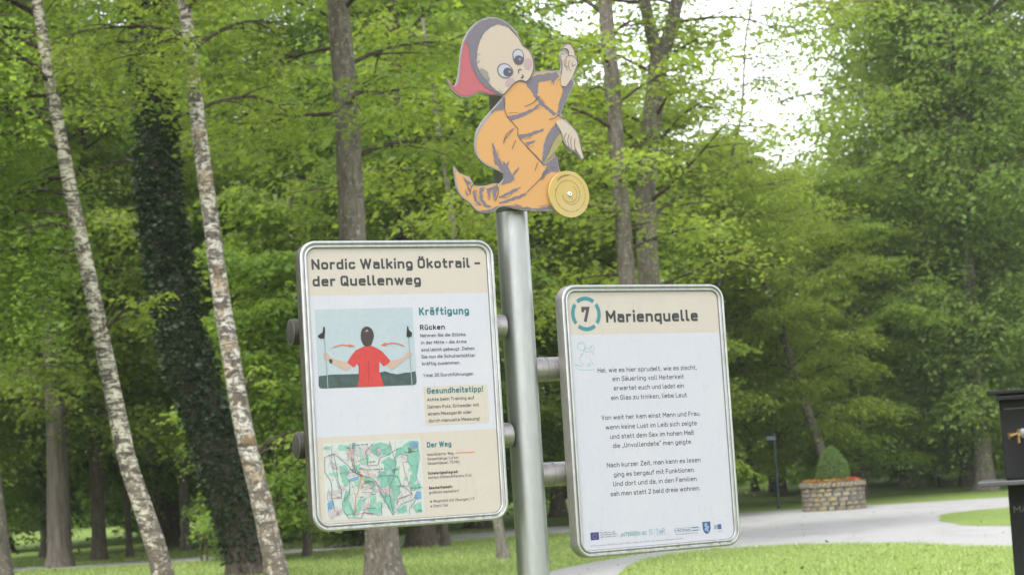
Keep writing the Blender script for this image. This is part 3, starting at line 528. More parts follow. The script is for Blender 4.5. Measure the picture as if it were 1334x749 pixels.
def sheet(name, pts, z, mat, jit=.12, sub=.6, **kw):
    """a flat sheet with a slightly ragged edge"""
    P = [Vector(p) for p in pts]; out = []
    rr = random.Random(len(pts) * 31 + int(z * 1e4))
    for i in range(len(P)):
        a, b = P[i], P[(i + 1) % len(P)]; n = max(1, int((b - a).length / sub)); n = min(n, 60)
        for k in range(n):
            q = a.lerp(b, k / n); out.append((q.x + rr.uniform(-jit, jit), q.y + rr.uniform(-jit, jit)))
    vs = [Vector((p[0], p[1], 0)) for p in out]; F = []
    for t in tessellate_polygon([vs]):
        a, b, c = (vs[i] for i in t)
        if abs((b - a).cross(c - a).z) < 1e-9: continue
        F.append(tuple(t) if (b - a).cross(c - a).z > 0 else tuple(reversed(t)))
    mb = MB(); mb.add([(p.x, p.y, z) for p in vs], F)
    return mb.build(name, mat, **kw)
gravel_pts = spline([(-2.5, 15), (-.6, 24), (.1, 30), (.34, 32.4), (1.3, 35), (2.5, 37.5), (3.4, 41), (3.7, 45), (3.0, 50), (1.2, 52.6), (-1.5, 52.4), (-5, 50.6), (-8, 48.2), (-11.5, 48.6), (-16, 50), (-30, 54),
  (-30, 57), (-16, 53.0), (-12, 51.2), (-9, 51.6), (-5.5, 54.6), (-1, 59.0), (2, 60.5), (6.9, 62.4), (8.6, 62.5), (11, 62.3), (15, 61.8), (24, 61), (40, 60), (40, 22), (20, 24), (10.5, 27.5), (7.6, 31.4), (6.9, 34), (5.85, 35.8), (4.6, 36.8), (3.1, 36.4), (2.0, 34.0), (1.5, 31), (1.1, 27), (.6, 20), (.4, 15)], True, 3)
sheet('gravel_path', gravel_pts, .004, M_gravel, .05, .5, kind='structure')
sheet('lawn_island', spline([(9.3, 42.5), (9.6, 39.6), (12, 37.5), (18, 36.5), (24, 38), (25, 44), (20, 49), (14, 51), (11.2, 50), (9.9, 46.6)], True, 3), .010, M_lawn, .06, .5, kind='structure')

# grass blades on the part of the lawn that lies nearest
def blades(n, fx, hgt, wid, seed):
    g = np.random.default_rng(seed); x, y = fx(g, n)
    n = len(x); h = hgt * g.uniform(.5, 1.3, n); a = g.uniform(0, 2 * np.pi, n); le = g.normal(0, .45, (n, 2)) * h[:, None]
    z = gz(x, y); dx = np.cos(a) * wid / 2; dy = np.sin(a) * wid / 2
    V = np.stack([np.stack([x - dx, y - dy, z], -1), np.stack([x + dx, y + dy, z], -1), np.stack([x + le[:, 0], y + le[:, 1], z + h], -1)], 1)
    return V.reshape(-1, 3), np.arange(3 * n).reshape(-1, 3), g.uniform(0, 1, n)
from mathutils.geometry import intersect_point_tri_2d
GP = np.array([(p[0], p[1]) for p in gravel_pts])
def inside(x, y, poly):
    r = np.zeros(len(x), bool); j = len(poly) - 1
    for i in range(len(poly)):
        xi, yi = poly[i]; xj, yj = poly[j]
        if yi != yj:
            c = ((yi > y) != (yj > y)) & (x < (xj - xi) * (y - yi) / (yj - yi) + xi); r ^= c
        j = i
    return r
def near_right(g, n):
    y = 22 + 15.5 * g.uniform(0, 1, n) ** .9; x = g.uniform(.4, 10.5, n); k = ~inside(x, y, GP); return x[k], y[k]
def left_lawn(g, n):
    y = 26 + 34 * g.uniform(0, 1, n); x = g.uniform(-.31, .10, n) * y; k = ~inside(x, y, GP); return x[k], y[k]
def bits(name, n, fx, hz, size, mat, seed):
    g = np.random.default_rng(seed); x, y = fx(g, n); q = np.stack([x, y, gz(x, y) + hz * g.uniform(.3, 1, len(x))], -1)
    link(name, leaf_mesh(name, [leaves(q, 1, .01, size, seed, .3, .5)]), mat, kind='stuff')
V1, F1, T1 = blades(85000, near_right, .055, .012, 1); V2, F2, T2 = blades(75000, left_lawn, .075, .018, 2)
M_blade = leaf_mat('grass_blade_mat', (.150, .210, .045), (.34, .40, .16), .3)
link('grass', fastmesh('grass', np.concatenate([V1, V2]), [np.concatenate([F1, F2 + len(V1)])], np.concatenate([T1, T2])), M_blade, kind='stuff')

# ================================================================== SIGN BOARDS
M_alu = metal_mat('brushed_aluminium', (.38, .377, .38), .34, .85, .75, zlow=-.4345)
M_alu_side = metal_mat('board_side_metal', (.28, .27, .26), .5, .6, .35)
M_white = print_mat('poster_white', (218, 217, 231), .05, .30, .38)
M_beige = print_mat('poster_beige', (220, 207, 194), .05, .34, .4)
M_ink = print_mat('ink_dark', (66, 64, 70), .1); M_ink2 = print_mat('ink_grey', (78, 78, 84), .1); M_black = print_mat('ink_black', (35, 33, 36), .1)
M_teal = print_mat('ink_teal', (38, 128, 138), .08); M_teal2 = print_mat('ink_ring_teal', (52, 150, 165), .08)
M_gap = print_mat('joint_dark', (52, 48, 44), .2)
BW, BH, BD, BR_ = .634, .869, .045, .052
def rect_ring(ins, y, n=10):
    r = max(BR_ - ins, .004); hw, hh = BW / 2 - ins, BH / 2 - ins; out = []
    for cx, cz, a0 in ((hw - r, hh - r, 0), (-hw + r, hh - r, 90), (-hw + r, -hh + r, 180), (hw - r, -hh + r, 270)):
        for k in range(n + 1):
            a = R(a0 + 90 * k / n); out.append((cx + r * math.cos(a), y, cz + r * math.sin(a)))
    return out
def sweep(prof):
    mb = MB(); m = None
    for ins, y in prof:
        ring = rect_ring(ins, y); m = len(ring)
        mb.v += ring
    for i in range(len(prof) - 1):
        for k in range(m):
            k2 = (k + 1) % m; mb.f.append((i * m + k, i * m + k2, (i + 1) * m + k2, (i + 1) * m + k))
    return mb
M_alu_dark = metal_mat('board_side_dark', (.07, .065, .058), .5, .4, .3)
def board(center, yaw, label, side=None):
    root = empty('information_board', center, R(yaw), label=label, cat='sign board', group='information boards on the steel pole')
    s = sweep([(.001, BD), (0, BD - .002), (0, .004)]); 
    n = len(s.v); m = n // 3
    s.f.append(tuple(range(m)))
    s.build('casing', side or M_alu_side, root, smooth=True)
    sweep([(0, .004), (.0008, .0012), (.003, -.0004), (.0065, -.0008), (.0090, .0006), (.0098, .0042), (.0135, .0050), (.0150, .0012), (.0185, -.0002), (.0222, .0014), (.0228, .0062)]).build('frame', M_alu, root, smooth=True)
    g = sweep([(.0226, .0072), (.03, .0072)]); g.build('joint', M_gap, root)
    return root
def base_sheets(root, bands):
    sh = Sheet(BW, BH, -.0056)
    i = .0236; r = BR_ - i
    v0 = bands[0]; v1 = bands[1] if len(bands) > 1 else None
    sh.poly(rrect(i, v0, BW - i, v1 if v1 else BH - i, r, (0, 0, 0, 0) if v1 else (0, 0, 1, 1)), 0); sh.build('poster', M_white, root)
    b = Sheet(BW, BH, -.0056); b.poly(rrect(i, i, BW - i, v0, r, (1, 1, 0, 0)), 0)
    b.build('heading_band', M_beige, root)
    if v1:
        b = Sheet(BW, BH, -.0056); b.poly(rrect(i, v1, BW - i, BH - i, r, (0, 0, 1, 1)), 0); b.build('lower_band', M_beige, root)
def S_(): return Sheet(BW, BH, -.0056)

# ---------------------------------------------------------------- left board
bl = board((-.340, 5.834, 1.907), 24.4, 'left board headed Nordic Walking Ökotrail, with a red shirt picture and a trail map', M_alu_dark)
base_sheets(bl, (.1656, .5888))
def write(name, mat, root, *a):
    s = S_(); s.text(*a); return s.build(name, mat, root)
write('heading_lettering', M_ink, bl, 'Nordic Walking Ökotrail –', .0375, .0867, .0313, .0066, .589); write('heading_lettering', M_ink, bl, 'der Quellenweg', .038, .1372, .0313, .0066, .387)
for a in (('Kräftigung', .375, .2316, .0240, .0052, .5416), ('Gesundheitstipp!', .3863, .4726, .0179, .0036, .5727, .0009), ('Der Weg', .3763, .636, .0169, .0036, .4567)): write('subheading_lettering', M_teal, bl, *a)
for a in (('Rücken', .3752, .2766, .016, .0034, .4573), ('Schwierigkeitsgrad:', .3746, .7181, .0088, .0019, .4736), ('Beschaffenheit:', .3754, .7624, .0088, .0019, .452)): write('bold_lettering', M_black, bl, *a)
B = .0102; t = .00155
for a in (('Nehmen Sie die Stöcke', .3747, .2985, .5251), ('in der Mitte – die Arme', .3763, .3205, .527), ('sind leicht gebeugt. Ziehen', .3757, .3424, .5525), ('Sie nun die Schulterblätter', .3751, .3638, .554),
          ('kräftig zusammen.', .3753, .3848, .502), ('1 mal 20 Durchführungen', .3769, .4207, .5424), ('Achte beim Training auf', .385, .4950, .5418), ('Deinen Puls. Entweder mit', .3853, .5175, .556), ('einem Messgerät oder', .3857, .5386, .531), ('durch manuelle Messung!', .3862, .5597, .5554)):
    write('body_lettering', M_ink2, bl, a[0], a[1], a[2], B, t, a[3], .0009)
for a in (('beschilderter Weg', .3756, .661, .462), ('Gesamtlänge: 5,6 km', .3756, .6747, .477), ('Gesamtdauer: 75 Min.', .3757, .688, .4816), ('einfach (Höhendifferenz: 0 m)', .3747, .731, .517),
          ('großteils asphaltiert', .3746, .776, .4735), ('Wegtafel mit Übungen 1-9', .3865, .803, .523), ('Start/ Ziel', .3865, .8172, .434)):
    write('body_lettering', M_ink2, bl, a[0], a[1], a[2], .0086, .0012, a[3])
s = S_(); s.poly(rrect(.3752, .4495, .5885, .5687, .006), .0004); s.build('tip_box', M_beige, bl)
s = S_(); s.stroke([(.4704, .657), (.5314, .657)], .0032); s.build('route_key', print_mat('ink_orange', (235, 140, 40)), bl)
s = S_(); s.poly(disc(.3795, .7995, .003)); s.build('green_bullet', print_mat('ink_green', (30, 100, 90)), bl)
s = S_(); s.poly(disc(.3795, .8140, .003)); s.build('red_bullet', print_mat('ink_red', (215, 50, 50)), bl)
# the printed picture
pr = link('picture', (lambda q: (q.poly(rrect(.0402, .2068, .3545, .4437, .010, (0, 0, 1, 1)), .0003), q.mb.mesh('picture'))[1])(S_()), print_mat('picture_sky', (192, 207, 217), .10, .22), bl)
def pic(name, polys, mat, off, sp=False):
    for k, p in enumerate(polys):
        q = S_(); q.poly(spline(p, True, 2) if sp else p, off + .00004 * k); q.build(name, mat, pr)
def clampv(P): return [(min(max(u, .0402), .3545), min(v, .4437)) for u, v in P]
q = S_(); wd = clampv(PIC['woods'][:-2]); wd = wd + [(.3545, .434), (.3515, .441), (.3445, .4437), (.0502, .4437), (.043, .441), (.0402, .434)]
q.poly(wd, .0006); q.build('printed_woods', print_mat('picture_woods', (76, 100, 98), .35, grain=60), pr)
pic('printed_arm', PIC['arms'], print_mat('picture_skin', (214, 180, 160)), .0009, True)
pic('printed_shirt', [clampv(PIC['shirt'])], print_mat('picture_red', (226, 48, 46), .12, grain=90), .0011)
pic('printed_fold', [[(.2005, .372), (.2040, .366), (.2030, .398), (.1990, .430), (.1965, .430), (.2005, .398)], [(.1700, .372), (.1730, .376), (.1715, .400), (.1690, .425), (.1670, .425), (.1690, .398)]], print_mat('picture_dark_red', (196, 38, 40), .2, grain=90), .0012, True)
pic('printed_hair', [PIC['hair']], print_mat('picture_hair', (70, 58, 60)), .0013, True)
pic('printed_hair_tie', [PIC['tie']], print_mat('picture_tie', (220, 190, 150)), .0015)
pic('printed_watch', [PIC['watch']], M_ink, .0013)
for p in PIC['poles']:
    q = S_(); q.stroke(p, .0028, .0013, ext=False); q.build('printed_pole', bpy.data.materials.get('picture_pole') or print_mat('picture_pole', (170, 175, 186)), pr)
pic('printed_grip', PIC['grips'], M_black, .0015)
pic('printed_arrow', PIC['arrows'], print_mat('picture_orange', (238, 105, 60)), .0015)
# the printed map
mpo = link('trail_map', (lambda q: (q.poly(rrect(.0425, .607, .3570, .8365, .007), .0003), q.mb.mesh('trail_map'))[1])(S_()), print_mat('map_paper', (216, 220, 216), .05, .10), bl)
mr_ = random.Random(3)
def mapp(name, polys, mat, off, ragged=.0022):
    for k, p in enumerate(polys):
        o = []; q = S_()
        for i in range(len(p)):
            a, b = Vector(p[i]), Vector(p[(i + 1) % len(p)]); n = max(1, int((b - a).length / .006))
            for j in range(n):
                c = a.lerp(b, j / n); o.append((min(max(c.x + mr_.uniform(-ragged, ragged), .0445), .355), min(max(c.y + mr_.uniform(-ragged, ragged), .609), .8345)))
        q.poly(o, off + .00003 * k); q.build(name, mat, mpo)
mapp('printed_forest', MAP['green'], print_mat('map_green', (135, 203, 182), .08), .0005)
for k in range(46):
    x, y = mr_.uniform(.052, .345), mr_.uniform(.617, .826); w, h = mr_.uniform(.004, .016), mr_.uniform(.004, .014)
    mapp('printed_copse' if k % 3 else 'printed_village', [[(x - w, y - h), (x + w, y - h), (x + w, y + h), (x - w, y + h)]], bpy.data.materials.get('map_green2') or print_mat('map_green2', (158, 212, 190), .08) if k % 3 else (bpy.data.materials.get('map_rose') or print_mat('map_rose', (214, 196, 200), .08)), .0008 if k % 3 else .0012, .003)
mapp('printed_lake', MAP['lake'], print_mat('map_blue', (120, 170, 215), .1), .0010, .001)
def mapl(name, lines, t, mat, off):
    q = S_()
    for k, p in enumerate(lines):
        o = []
        for a, b in zip(p[:-1], p[1:]):
            a = Vector(a); b = Vector(b); n = max(1, int((b - a).length / .008))
            for j in range(n):
                c = a.lerp(b, j / n); o.append((c.x + mr_.uniform(-.0007, .0007), min(c.y + mr_.uniform(-.0007, .0007), .834)))
        o.append(p[-1]); q.stroke(o, t, off + .00002 * k)
    return q.build(name, mat, mpo)
extra = []
for k in range(150):
    x, y = mr_.uniform(.05, .34), mr_.uniform(.615, .82); a = mr_.uniform(0, 6.3); p = [(x, y)]
    for j in range(mr_.randint(2, 5)):
        a += mr_.uniform(-.7, .7); x += math.cos(a) * .011; y += math.sin(a) * .011
        if not (.046 < x < .353 and .611 < y < .833): break
        p.append((x, y))
    if len(p) > 1: extra.append(p)
mapl('printed_lanes', extra, .0007, print_mat('map_lane', (150, 150, 165), .1), .0014)
mapl('printed_river', MAP['river'], .0011, print_mat('map_river', (80, 150, 200), .1), .0016)
mapl('printed_roads', MAP['road'], .0013, print_mat('map_road', (95, 88, 120), .1), .0020)
mapl('printed_routes', MAP['red'], .0012, print_mat('map_red', (214, 60, 84), .1), .0023)
mapl('printed_trail', MAP['trail'], .0026, print_mat('map_trail', (235, 165, 85), .1), .0018)
mdot = print_mat('map_dot', (30, 90, 105))
for k, (u, v) in enumerate(MAP['dots']):
    q = S_(); q.poly(disc(u, v, .0042, 12), .0026 + .00002 * k); q.build('printed_stop_ring', mdot, mpo)
for k, (u, v) in enumerate(MAP['dots']):
    q = S_(); q.poly(disc(u, v, .0022, 10), .0029 + .00002 * k); q.build('printed_stop', M_white, mpo)
q = S_(); q.poly(disc(*MAP['start'][0], .0042), .0026); q.build('printed_start', print_mat('map_start', (215, 30, 50)), mpo)
for c, nm, mt in ((1, 'printed_place_names', M_black), (2, 'printed_small_names', M_ink)):
    q = S_()
    for k, (p, w) in enumerate(MAP['names']):
        if w == c: q.greek(p[0][0], (p[0][1] + p[1][1]) / 2 + .002, p[1][0], .0045 if w == 1 else .0038, .0011, 0, .0030, k)
    q.build(nm, mt, mpo)

# ---------------------------------------------------------------- right board
br = board((.432, 6.262, 1.766), 29.7, 'right board numbered 7 and headed Marienquelle, with three verses below')
base_sheets(br, (.161,))
s = S_(); s.text('Marienquelle', .1653, .1226, .0386, .0084, .5265); s.build('heading_lettering', M_ink, br)
s = S_(); s.text('7', .0735, .1195, .049, .0108, .1042); s.build('numeral', print_mat('ink_numeral', (84, 74, 90)), br)
for k in range(4):
    s = S_(); a0 = R(90 * k - 38)
    n = 14; outer = [(.0902 + .0560 * math.cos(a0 + R(76) * j / n), .0935 + .0560 * math.sin(a0 + R(76) * j / n)) for j in range(n + 1)]
    inner = [(.0902 + .0430 * math.cos(a0 + R(76) * j / n), .0935 + .0430 * math.sin(a0 + R(76) * j / n)) for j in range(n, -1, -1)]
    s.poly(outer + inner); s.build('ring_segment', M_teal2, br)
s = S_()
for a in (('Hei, wie es hier sprudelt, wie es zischt,', .1201, .2836, .5074), ('ein Säuerling voll Heiterkeit', .1747, .3124, .4533), ('erwartet euch und ladet ein', .1771, .3425, .4506), ('ein Glas zu trinken, liebe Leut.', .165, .3733, .4643),
          ('Von weit her kam einst Mann und Frau', .123, .436, .505), ('wenn keine Lust im Leib sich zeigte', .1364, .467, .492), ('und statt dem Sex im hohen Maß', .1511, .4976, .4769), ('die „Unvollendete“ man geigte.', .1597, .527, .4679),
          ('Nach kurzer Zeit, man kann es lesen', .1316, .588, .4961), ('ging es bergauf mit Funktionen.', .1555, .619, .4706), ('Und dort und da, in den Familien', .1509, .649, .4753), ('sah man statt 2 bald dreie wohnen.', .1384, .680, .4864)):
    write('verse_lettering', M_ink, br, a[0], a[1], a[2], .0152, .0021, a[3])
s = S_()
for p in SKETCH: s.stroke(spline(p, False, 2) if len(p) > 2 else p, .0016)
s.build('figure_sketch', print_mat('ink_pale_teal', (150, 205, 200)), br)
s = S_(); s.poly([(.0533, .7898), (.0846, .7898), (.0846, .8140), (.0533, .8140)]); fl = s.build('flag_emblem', print_mat('ink_flag', (58, 52, 140)), br)
s = S_()
for k in range(12): s.poly(disc(.069 + .0072 * math.cos(R(30 * k)), .8019 + .0072 * math.sin(R(30 * k)), .0010, 6), .0006)
s.build('star_ring', print_mat('ink_star', (225, 205, 90)), fl)
s = S_()
for k, (u1, v) in enumerate(((.145, .7945), (.151, .8015), (.1534, .8085))): s.greek(.0908, v, u1, .0044, .0010, 0, .0003, 20 + k)
s.greek(.053, .8335, .4053, .0036, .0007, 0, .0003, 31); s.build('small_print', M_ink2, br)
s = S_(); s.text('INTERREG IIIC', .170, .8105, .0108, .0017, .2665); s.stroke([(.181, .7975), (.232, .7975)], .0012); s.stroke(disc(.1672, .8085, .003, 8), .0008, closed=True)
s.build('programme_lettering', print_mat('ink_sea_green', (80, 170, 160)), br)
s = S_(); s.text('S', .2758, .8110, .0165, .0017, .2870); s.text('TaR', .3015, .8105, .0165, .0017, .3365)
for k in range(6): s.poly(disc(.2940 + .0012 * (k % 2), .7960 + .004 * k, .0011, 6))
s.greek(.303, .8155, .345, .0026, .0005, 0, .0003, 40)
s.build('partner_lettering', print_mat('ink_blue_green', (85, 160, 185)), br)
s = S_(); s.stroke(rrect(.374, .7985, .4733, .8100, .0045, n=3), .0009, closed=True); s.greek(.3765, .8075, .444, .0060, .0016, 0, .0003, 41); s.stroke([(.4445, .8004), (.468, .8004)], .0026); s.stroke([(.4445, .8083), (.468, .8083)], .0022)
s.build('region_emblem', print_mat('ink_steel_blue', (80, 130, 160)), br)
s = S_(); s.poly(disc(.3795, .8165, .0020, 8)); s.build('web_dot', print_mat('ink_dot', (190, 50, 60)), br)
s = S_(); s.greek(.3855, .8195, .4686, .0038, .0008, 0, .0003, 43); s.build('web_lettering', M_ink2, br)
s = S_(); s.poly([(.4862, .784), (.518, .784), (.518, .806), (.515, .815), (.509, .8215), (.5021, .8240), (.495, .8215), (.489, .815), (.4862, .806)]); shd = s.build('shield_emblem', print_mat('ink_shield', (58, 90, 150)), br)
s = S_(); s.poly(spline([(.496, .789), (.501, .787), (.506, .791), (.503, .796), (.509, .797), (.512, .803), (.507, .809), (.510, .815), (.503, .818), (.500, .811), (.496, .815), (.493, .808), (.498, .802), (.493, .797)], True, 2), .0006); s.build('shield_charge', print_mat('ink_light_blue', (150, 180, 215)), shd)
s = S_(); s.poly([(.5312, .7965), (.546, .7965), (.546, .811), (.5312, .811)]); s.stroke([(.544, .7845), (.565, .7845)], .0009); s.build('grey_square', print_mat('ink_soft_grey', (165, 178, 180)), br)
s = S_(); s.poly([(.5465, .7955), (.5612, .7955), (.5612, .812), (.5465, .812)]); s.greek(.547, .8205, .568, .0025, .0006, 0, .0003, 44); s.build('blue_square', print_mat('ink_mid_blue', (60, 100, 165)), br)

# ---------------------------------------------------------------- pole with its cross tubes
M_steel = metal_mat('galvanised_steel', (.31, .312, .31), .42, .92, var=.10)
M_steel2 = metal_mat('bracket_steel', (.30, .28, .28), .42, .8, .3)
M_rubber = metal_mat('dark_cap', (.028, .025, .020), .75, .0)
M_sleeve = metal_mat('dark_sleeve', (.045, .048, .032), .6, .2)
PX, PY = .013, 6.10
pole = empty('sign_pole', (PX, PY, 0), label='thick round steel pole carrying both boards and the painted cut-out figure', cat='pole')
mb = MB(); mb.lathe((0, 0, 0), (0, 0, 3), [(0, .0515), (2.44, .0515)], 48); mb.build('shaft', M_steel, pole, smooth=True)
mb = MB(); mb.lathe((0, 0, 2.44), (0, 0, 3), [(0, .0505), (.49, .0505)], 32); mb.build('upper_sleeve', M_sleeve, pole, smooth=True)
mb = MB(); mb.lathe((0, 0, 2.93), (0, 0, 3), [(0, .054), (.02, .054), (.028, .047)], 32); mb.build('top_cap', M_steel2, pole, smooth=True)
def tube_for(c, yaw, u0, u1, z, capend):
    d = Vector((math.cos(R(yaw)), math.sin(R(yaw)), 0)); bk = Vector((-math.sin(R(yaw)), math.cos(R(yaw)), 0))
    o = Vector((c[0] - PX, c[1] - PY, z)) + bk * .084
    mb = MB(); a = o + d * u0; b = o + d * u1; L = (b - a).length
    mb.lathe(a, b, [(0, .0385), (L, .0385)], 28); t = mb.build('cross_tube', M_steel2, pole, smooth=True)
    if capend:
        mb = MB(); mb.lathe(a - d * .004, b, [(-.0, .026), (.005, .0395), (.030, .0395), (.031, .0385)], 28); mb.build('end_cap', M_rubber, t, smooth=True)
    return t
for z in (2.075, 1.733): tube_for((-.340, 5.834), 24.4, -.331, .372, z, True)
for z in (1.938, 1.602):
    t = tube_for((.432, 6.262), 29.7, -.44, .30, z, False)
    d = Vector((math.cos(R(29.7)), math.sin(R(29.7)), 0)); bk = Vector((-math.sin(R(29.7)), math.cos(R(29.7)), 0))
    o = Vector((.432 - PX, 6.262 - PY, z)) + bk * .084
    mb = MB(); mb.lathe(o - d * .352, o, [(0, .0385), (.001, .0405), (.006, .0405), (.007, .0385)], 28); mb.build('collar', M_steel2, t, smooth=True)

# ---------------------------------------------------------------- painted cut-out figure
figr = empty('painted_cutout_figure', (.0435, 5.997, 2.0), R(30), label='flat painted cut-out of a red-hooded child in an orange robe, above the pole', cat='cut-out figure')
def FP(p, off): return (p[0], -off, p[1] - 2.0)
def rag(p, amp, step, seed):
    """brushed ink edge: the outline broken into short hatches"""
    rr = random.Random(seed); o = []
    for i in range(len(p)):
        a, b = Vector(p[i]), Vector(p[(i + 1) % len(p)]); m = max(1, int((b - a).length / step))
        for j in range(m):
            c = a.lerp(b, j / m); o.append((c.x + rr.uniform(-amp, amp) * (j > 0), c.y + rr.uniform(-amp, amp) * (j > 0)))
    return o
def fpoly(name, polys, mat, off, n=2, parent=figr, ragged=0, **kw):
    mb = MB()
    for k, p in enumerate(polys):
        if ragged: p = rag(p, ragged, .006, k)
        q = [Vector((a, b, 0)) for a, b in (spline(p, True, n) if n > 1 else p)]
        F = []
        for t in tessellate_polygon([q]):
            a, b, c = (q[i] for i in t); cr = (b - a).cross(c - a).z
            if abs(cr) < 1e-12: continue
            F.append(tuple(t) if cr > 0 else tuple(reversed(t)))
        mb.add([FP((v.x, v.y), off + .00005 * k) for v in q], F)
    return mb.build(name, mat, parent, **kw)
def fline(name, lines, t, mat, off, parent=figr):
    mb = MB()
    for k, p in enumerate(lines):
        P = [Vector(q) for q in (spline(p, False, 2) if len(p) > 2 else p)]
        L, Rr = ribbon(P, t, False, False); n = len(P)
        vs = [FP(q, off + .00004 * k) for q in L] + [FP(q, off + .00004 * k) for q in Rr]
        mb.add(vs, [(i, n + i, n + i + 1, i + 1) for i in range(n - 1)])
    return mb.build(name, mat, parent)
M_edge = print_mat('cutout_edge', (176, 168, 168), .1, .1)
M_fline = print_mat('figure_line', (98, 88, 98), .15)
M_fshade = print_mat('figure_violet', (140, 130, 146), .30, grain=420)
ol = spline(FIG['outline'], True, 2); q = [Vector((a, b, 0)) for a, b in ol]; mb = MB(); n = len(q)
tri = [t for t in tessellate_polygon([q])]
F = []
for t in tri:
    a, b, c = (q[i] for i in t); cr = (b - a).cross(c - a).z
    if abs(cr) < 1e-12: continue
    t = tuple(t) if cr > 0 else tuple(reversed(t)); F.append(t); F.append(tuple(n + i for i in reversed(t)))
area = sum(q[i].x * q[(i + 1) % n].y - q[(i + 1) % n].x * q[i].y for i in range(n))
for i in range(n):
    j = (i + 1) % n; F.append((i, n + i, n + j, j) if area > 0 else (j, n + j, n + i, i))
mb.add([FP((v.x, v.y), 0) for v in q] + [FP((v.x, v.y), -.008) for v in q], F)
mb.build('plate', M_edge, figr)
fpoly('robe', [FIG['robe']], print_mat('figure_orange', (240, 174, 94), .10, grain=330), .0004)
for k, p in enumerate(FIG['shade']): fpoly('robe_shading', [p], M_fshade, .0008 + .00005 * k, 1, ragged=.0022)
rr = random.Random(12)
for k in range(34):      # loose pen strokes beside the painted folds
    p = rr.choice(FIG['shade'][:17]); i = rr.randrange(len(p) - 1); a, b = Vector(p[i]), Vector(p[i + 1]); d = (b - a)
    if d.length < .006: continue
    o_ = Vector((-d.y, d.x)).normalized() * rr.uniform(.003, .008); u, v = rr.uniform(0, .3), rr.uniform(.6, 1.2)
    fline('pen_stroke', [[tuple(a + o_ + d * u), tuple(a + o_ * 1.1 + d * (u + v) / 2), tuple(a + o_ * .7 + d * v)]], .0011, M_fline, .0022 + .00002 * k)
fpoly('cuff', [FIG['cuff']], print_mat('figure_cuff', (196, 178, 104), .35, grain=300), .0026)
for k, p in enumerate(FIG['line']): fline('robe_line', [p], .0022, M_fline, .0024 + .00003 * k)
hd = fpoly('head', [FIG['face']], print_mat('figure_skin', (224, 202, 182), .12, grain=300), .0028)
fpoly('hood', [FIG['hood']], print_mat('figure_red', (212, 100, 112), .10, grain=330), .0022)
fpoly('hair', [FIG['hair']], M_fshade, .0032, 1, hd, ragged=.0020)
rr = random.Random(21); hi = FIG['hair'][13:]; fc = Vector((-.035, 2.94))
for k in range(46):      # printed hatching where the hair meets the face
    i = rr.randrange(len(hi) - 1); a = Vector(hi[i]).lerp(Vector(hi[i + 1]), rr.random()); d = (fc - a).normalized() * rr.uniform(.004, .016)
    fline('hatch_stroke', [[tuple(a), tuple(a + d)]], .0010, M_fshade, .0033 + .00001 * k, hd)
fline('head_outline', [FIG['face'][-1:] + FIG['face'][:12]], .0028, M_fline, .0034, hd)
fpoly('temple_shading', [FIG['brow_shade']], print_mat('figure_temple', (182, 170, 158), .35, grain=400), .0030, 1, hd, ragged=.0035)
fpoly('cheek', [FIG['cheek_l']], print_mat('figure_cheek', (206, 172, 174), .12), .0034, 2, hd); fpoly('cheek', [FIG['cheek_r']], bpy.data.materials['figure_cheek'], .0034, 2, hd)
for sd in 'lr':
    fpoly('eye_socket', [FIG['eye_%s_rim' % sd]], M_fshade, .0036, 2, hd)
    fpoly('eyeball', [FIG['eye_' + sd]], bpy.data.materials.get('figure_eye') or print_mat('figure_eye', (202, 206, 218)), .0039, 2, hd)
    fpoly('pupil', [FIG['pupil_' + sd]], bpy.data.materials.get('figure_pupil') or print_mat('figure_pupil', (96, 90, 112)), .0042, 2, hd)
    fpoly('glint', [FIG['glint_' + sd]], bpy.data.materials.get('figure_glint') or print_mat('figure_glint', (150, 148, 165)), .0045, 2, hd)
fpoly('nose', [FIG['nose']], M_fline, .0036, 1, hd); fpoly('mouth', [FIG['mouth']], M_fline, .0036, 1, hd)
M_hand = bpy.data.materials['figure_skin']
fpoly('hand', [FIG['hand_up']], M_hand, .0030); fpoly('hand', [FIG['hand_down']], M_hand, .0030)
for k, p in enumerate(FIG['hand_line']): fline('hand_line', [p], .0021, M_fline, .0034 + .00003 * k)
# disc screwed on the lower right corner
dsc = empty('round_plaque', (0, 0, 0), label='small round golden plaque with spiral lettering, screwed to the foot of the figure', cat='plaque')
dsc.matrix_world = figr.matrix_basis.copy()
dc = (.1745, 2.4855)
def dl(u, v, off): return (dc[0] + u, -off, dc[1] + v - 2.0)
mb = MB(); mb.lathe(dl(0, 0, .0035), dl(0, 0, .014), [(0, .0745), (.0012, .0755), (.0085, .0755), (.0100, .0745)], 56); mb.build('plate', print_mat('brass_paint', (224, 190, 90), .10, .2, .42), dsc)
mb = MB()
def arc_dash(r0, r1, a0, a1, seed, t=.0012, text=False):
    rr = random.Random(seed); a = a0
    while a < a1:
        st = rr.uniform(6, 18) if not text else rr.uniform(2, 3); e = min(a + st, a1)
        P = []
        for j in range(5):
            aa = a + (e - a) * j / 4; rad = r0 + (r1 - r0) * (aa - a0) / (a1 - a0); P.append(Vector((rad * math.cos(R(aa)), rad * math.sin(R(aa)))))
        L, Rr = ribbon(P, t, False, False); n = len(P)
        vs = [dl(p.x, p.y, .0139) for p in L] + [dl(p.x, p.y, .0139) for p in Rr]
        f = [(i, i + 1, n + i + 1, n + i) for i in range(n - 1)]
        v0, v1, v2 = (Vector(vs[i]) for i in f[0][:3])
        if (v1 - v0).cross(v2 - v0).y > 0: f = [tuple(reversed(x)) for x in f]
        mb.add(vs, f); a = e + (2.2 if not text else 1.1)
arc_dash(.052, .064, -200, 130, 5); arc_dash(.028, .050, -530 + 360, 170, 6); arc_dash(.024, .030, -180, 60, 7)
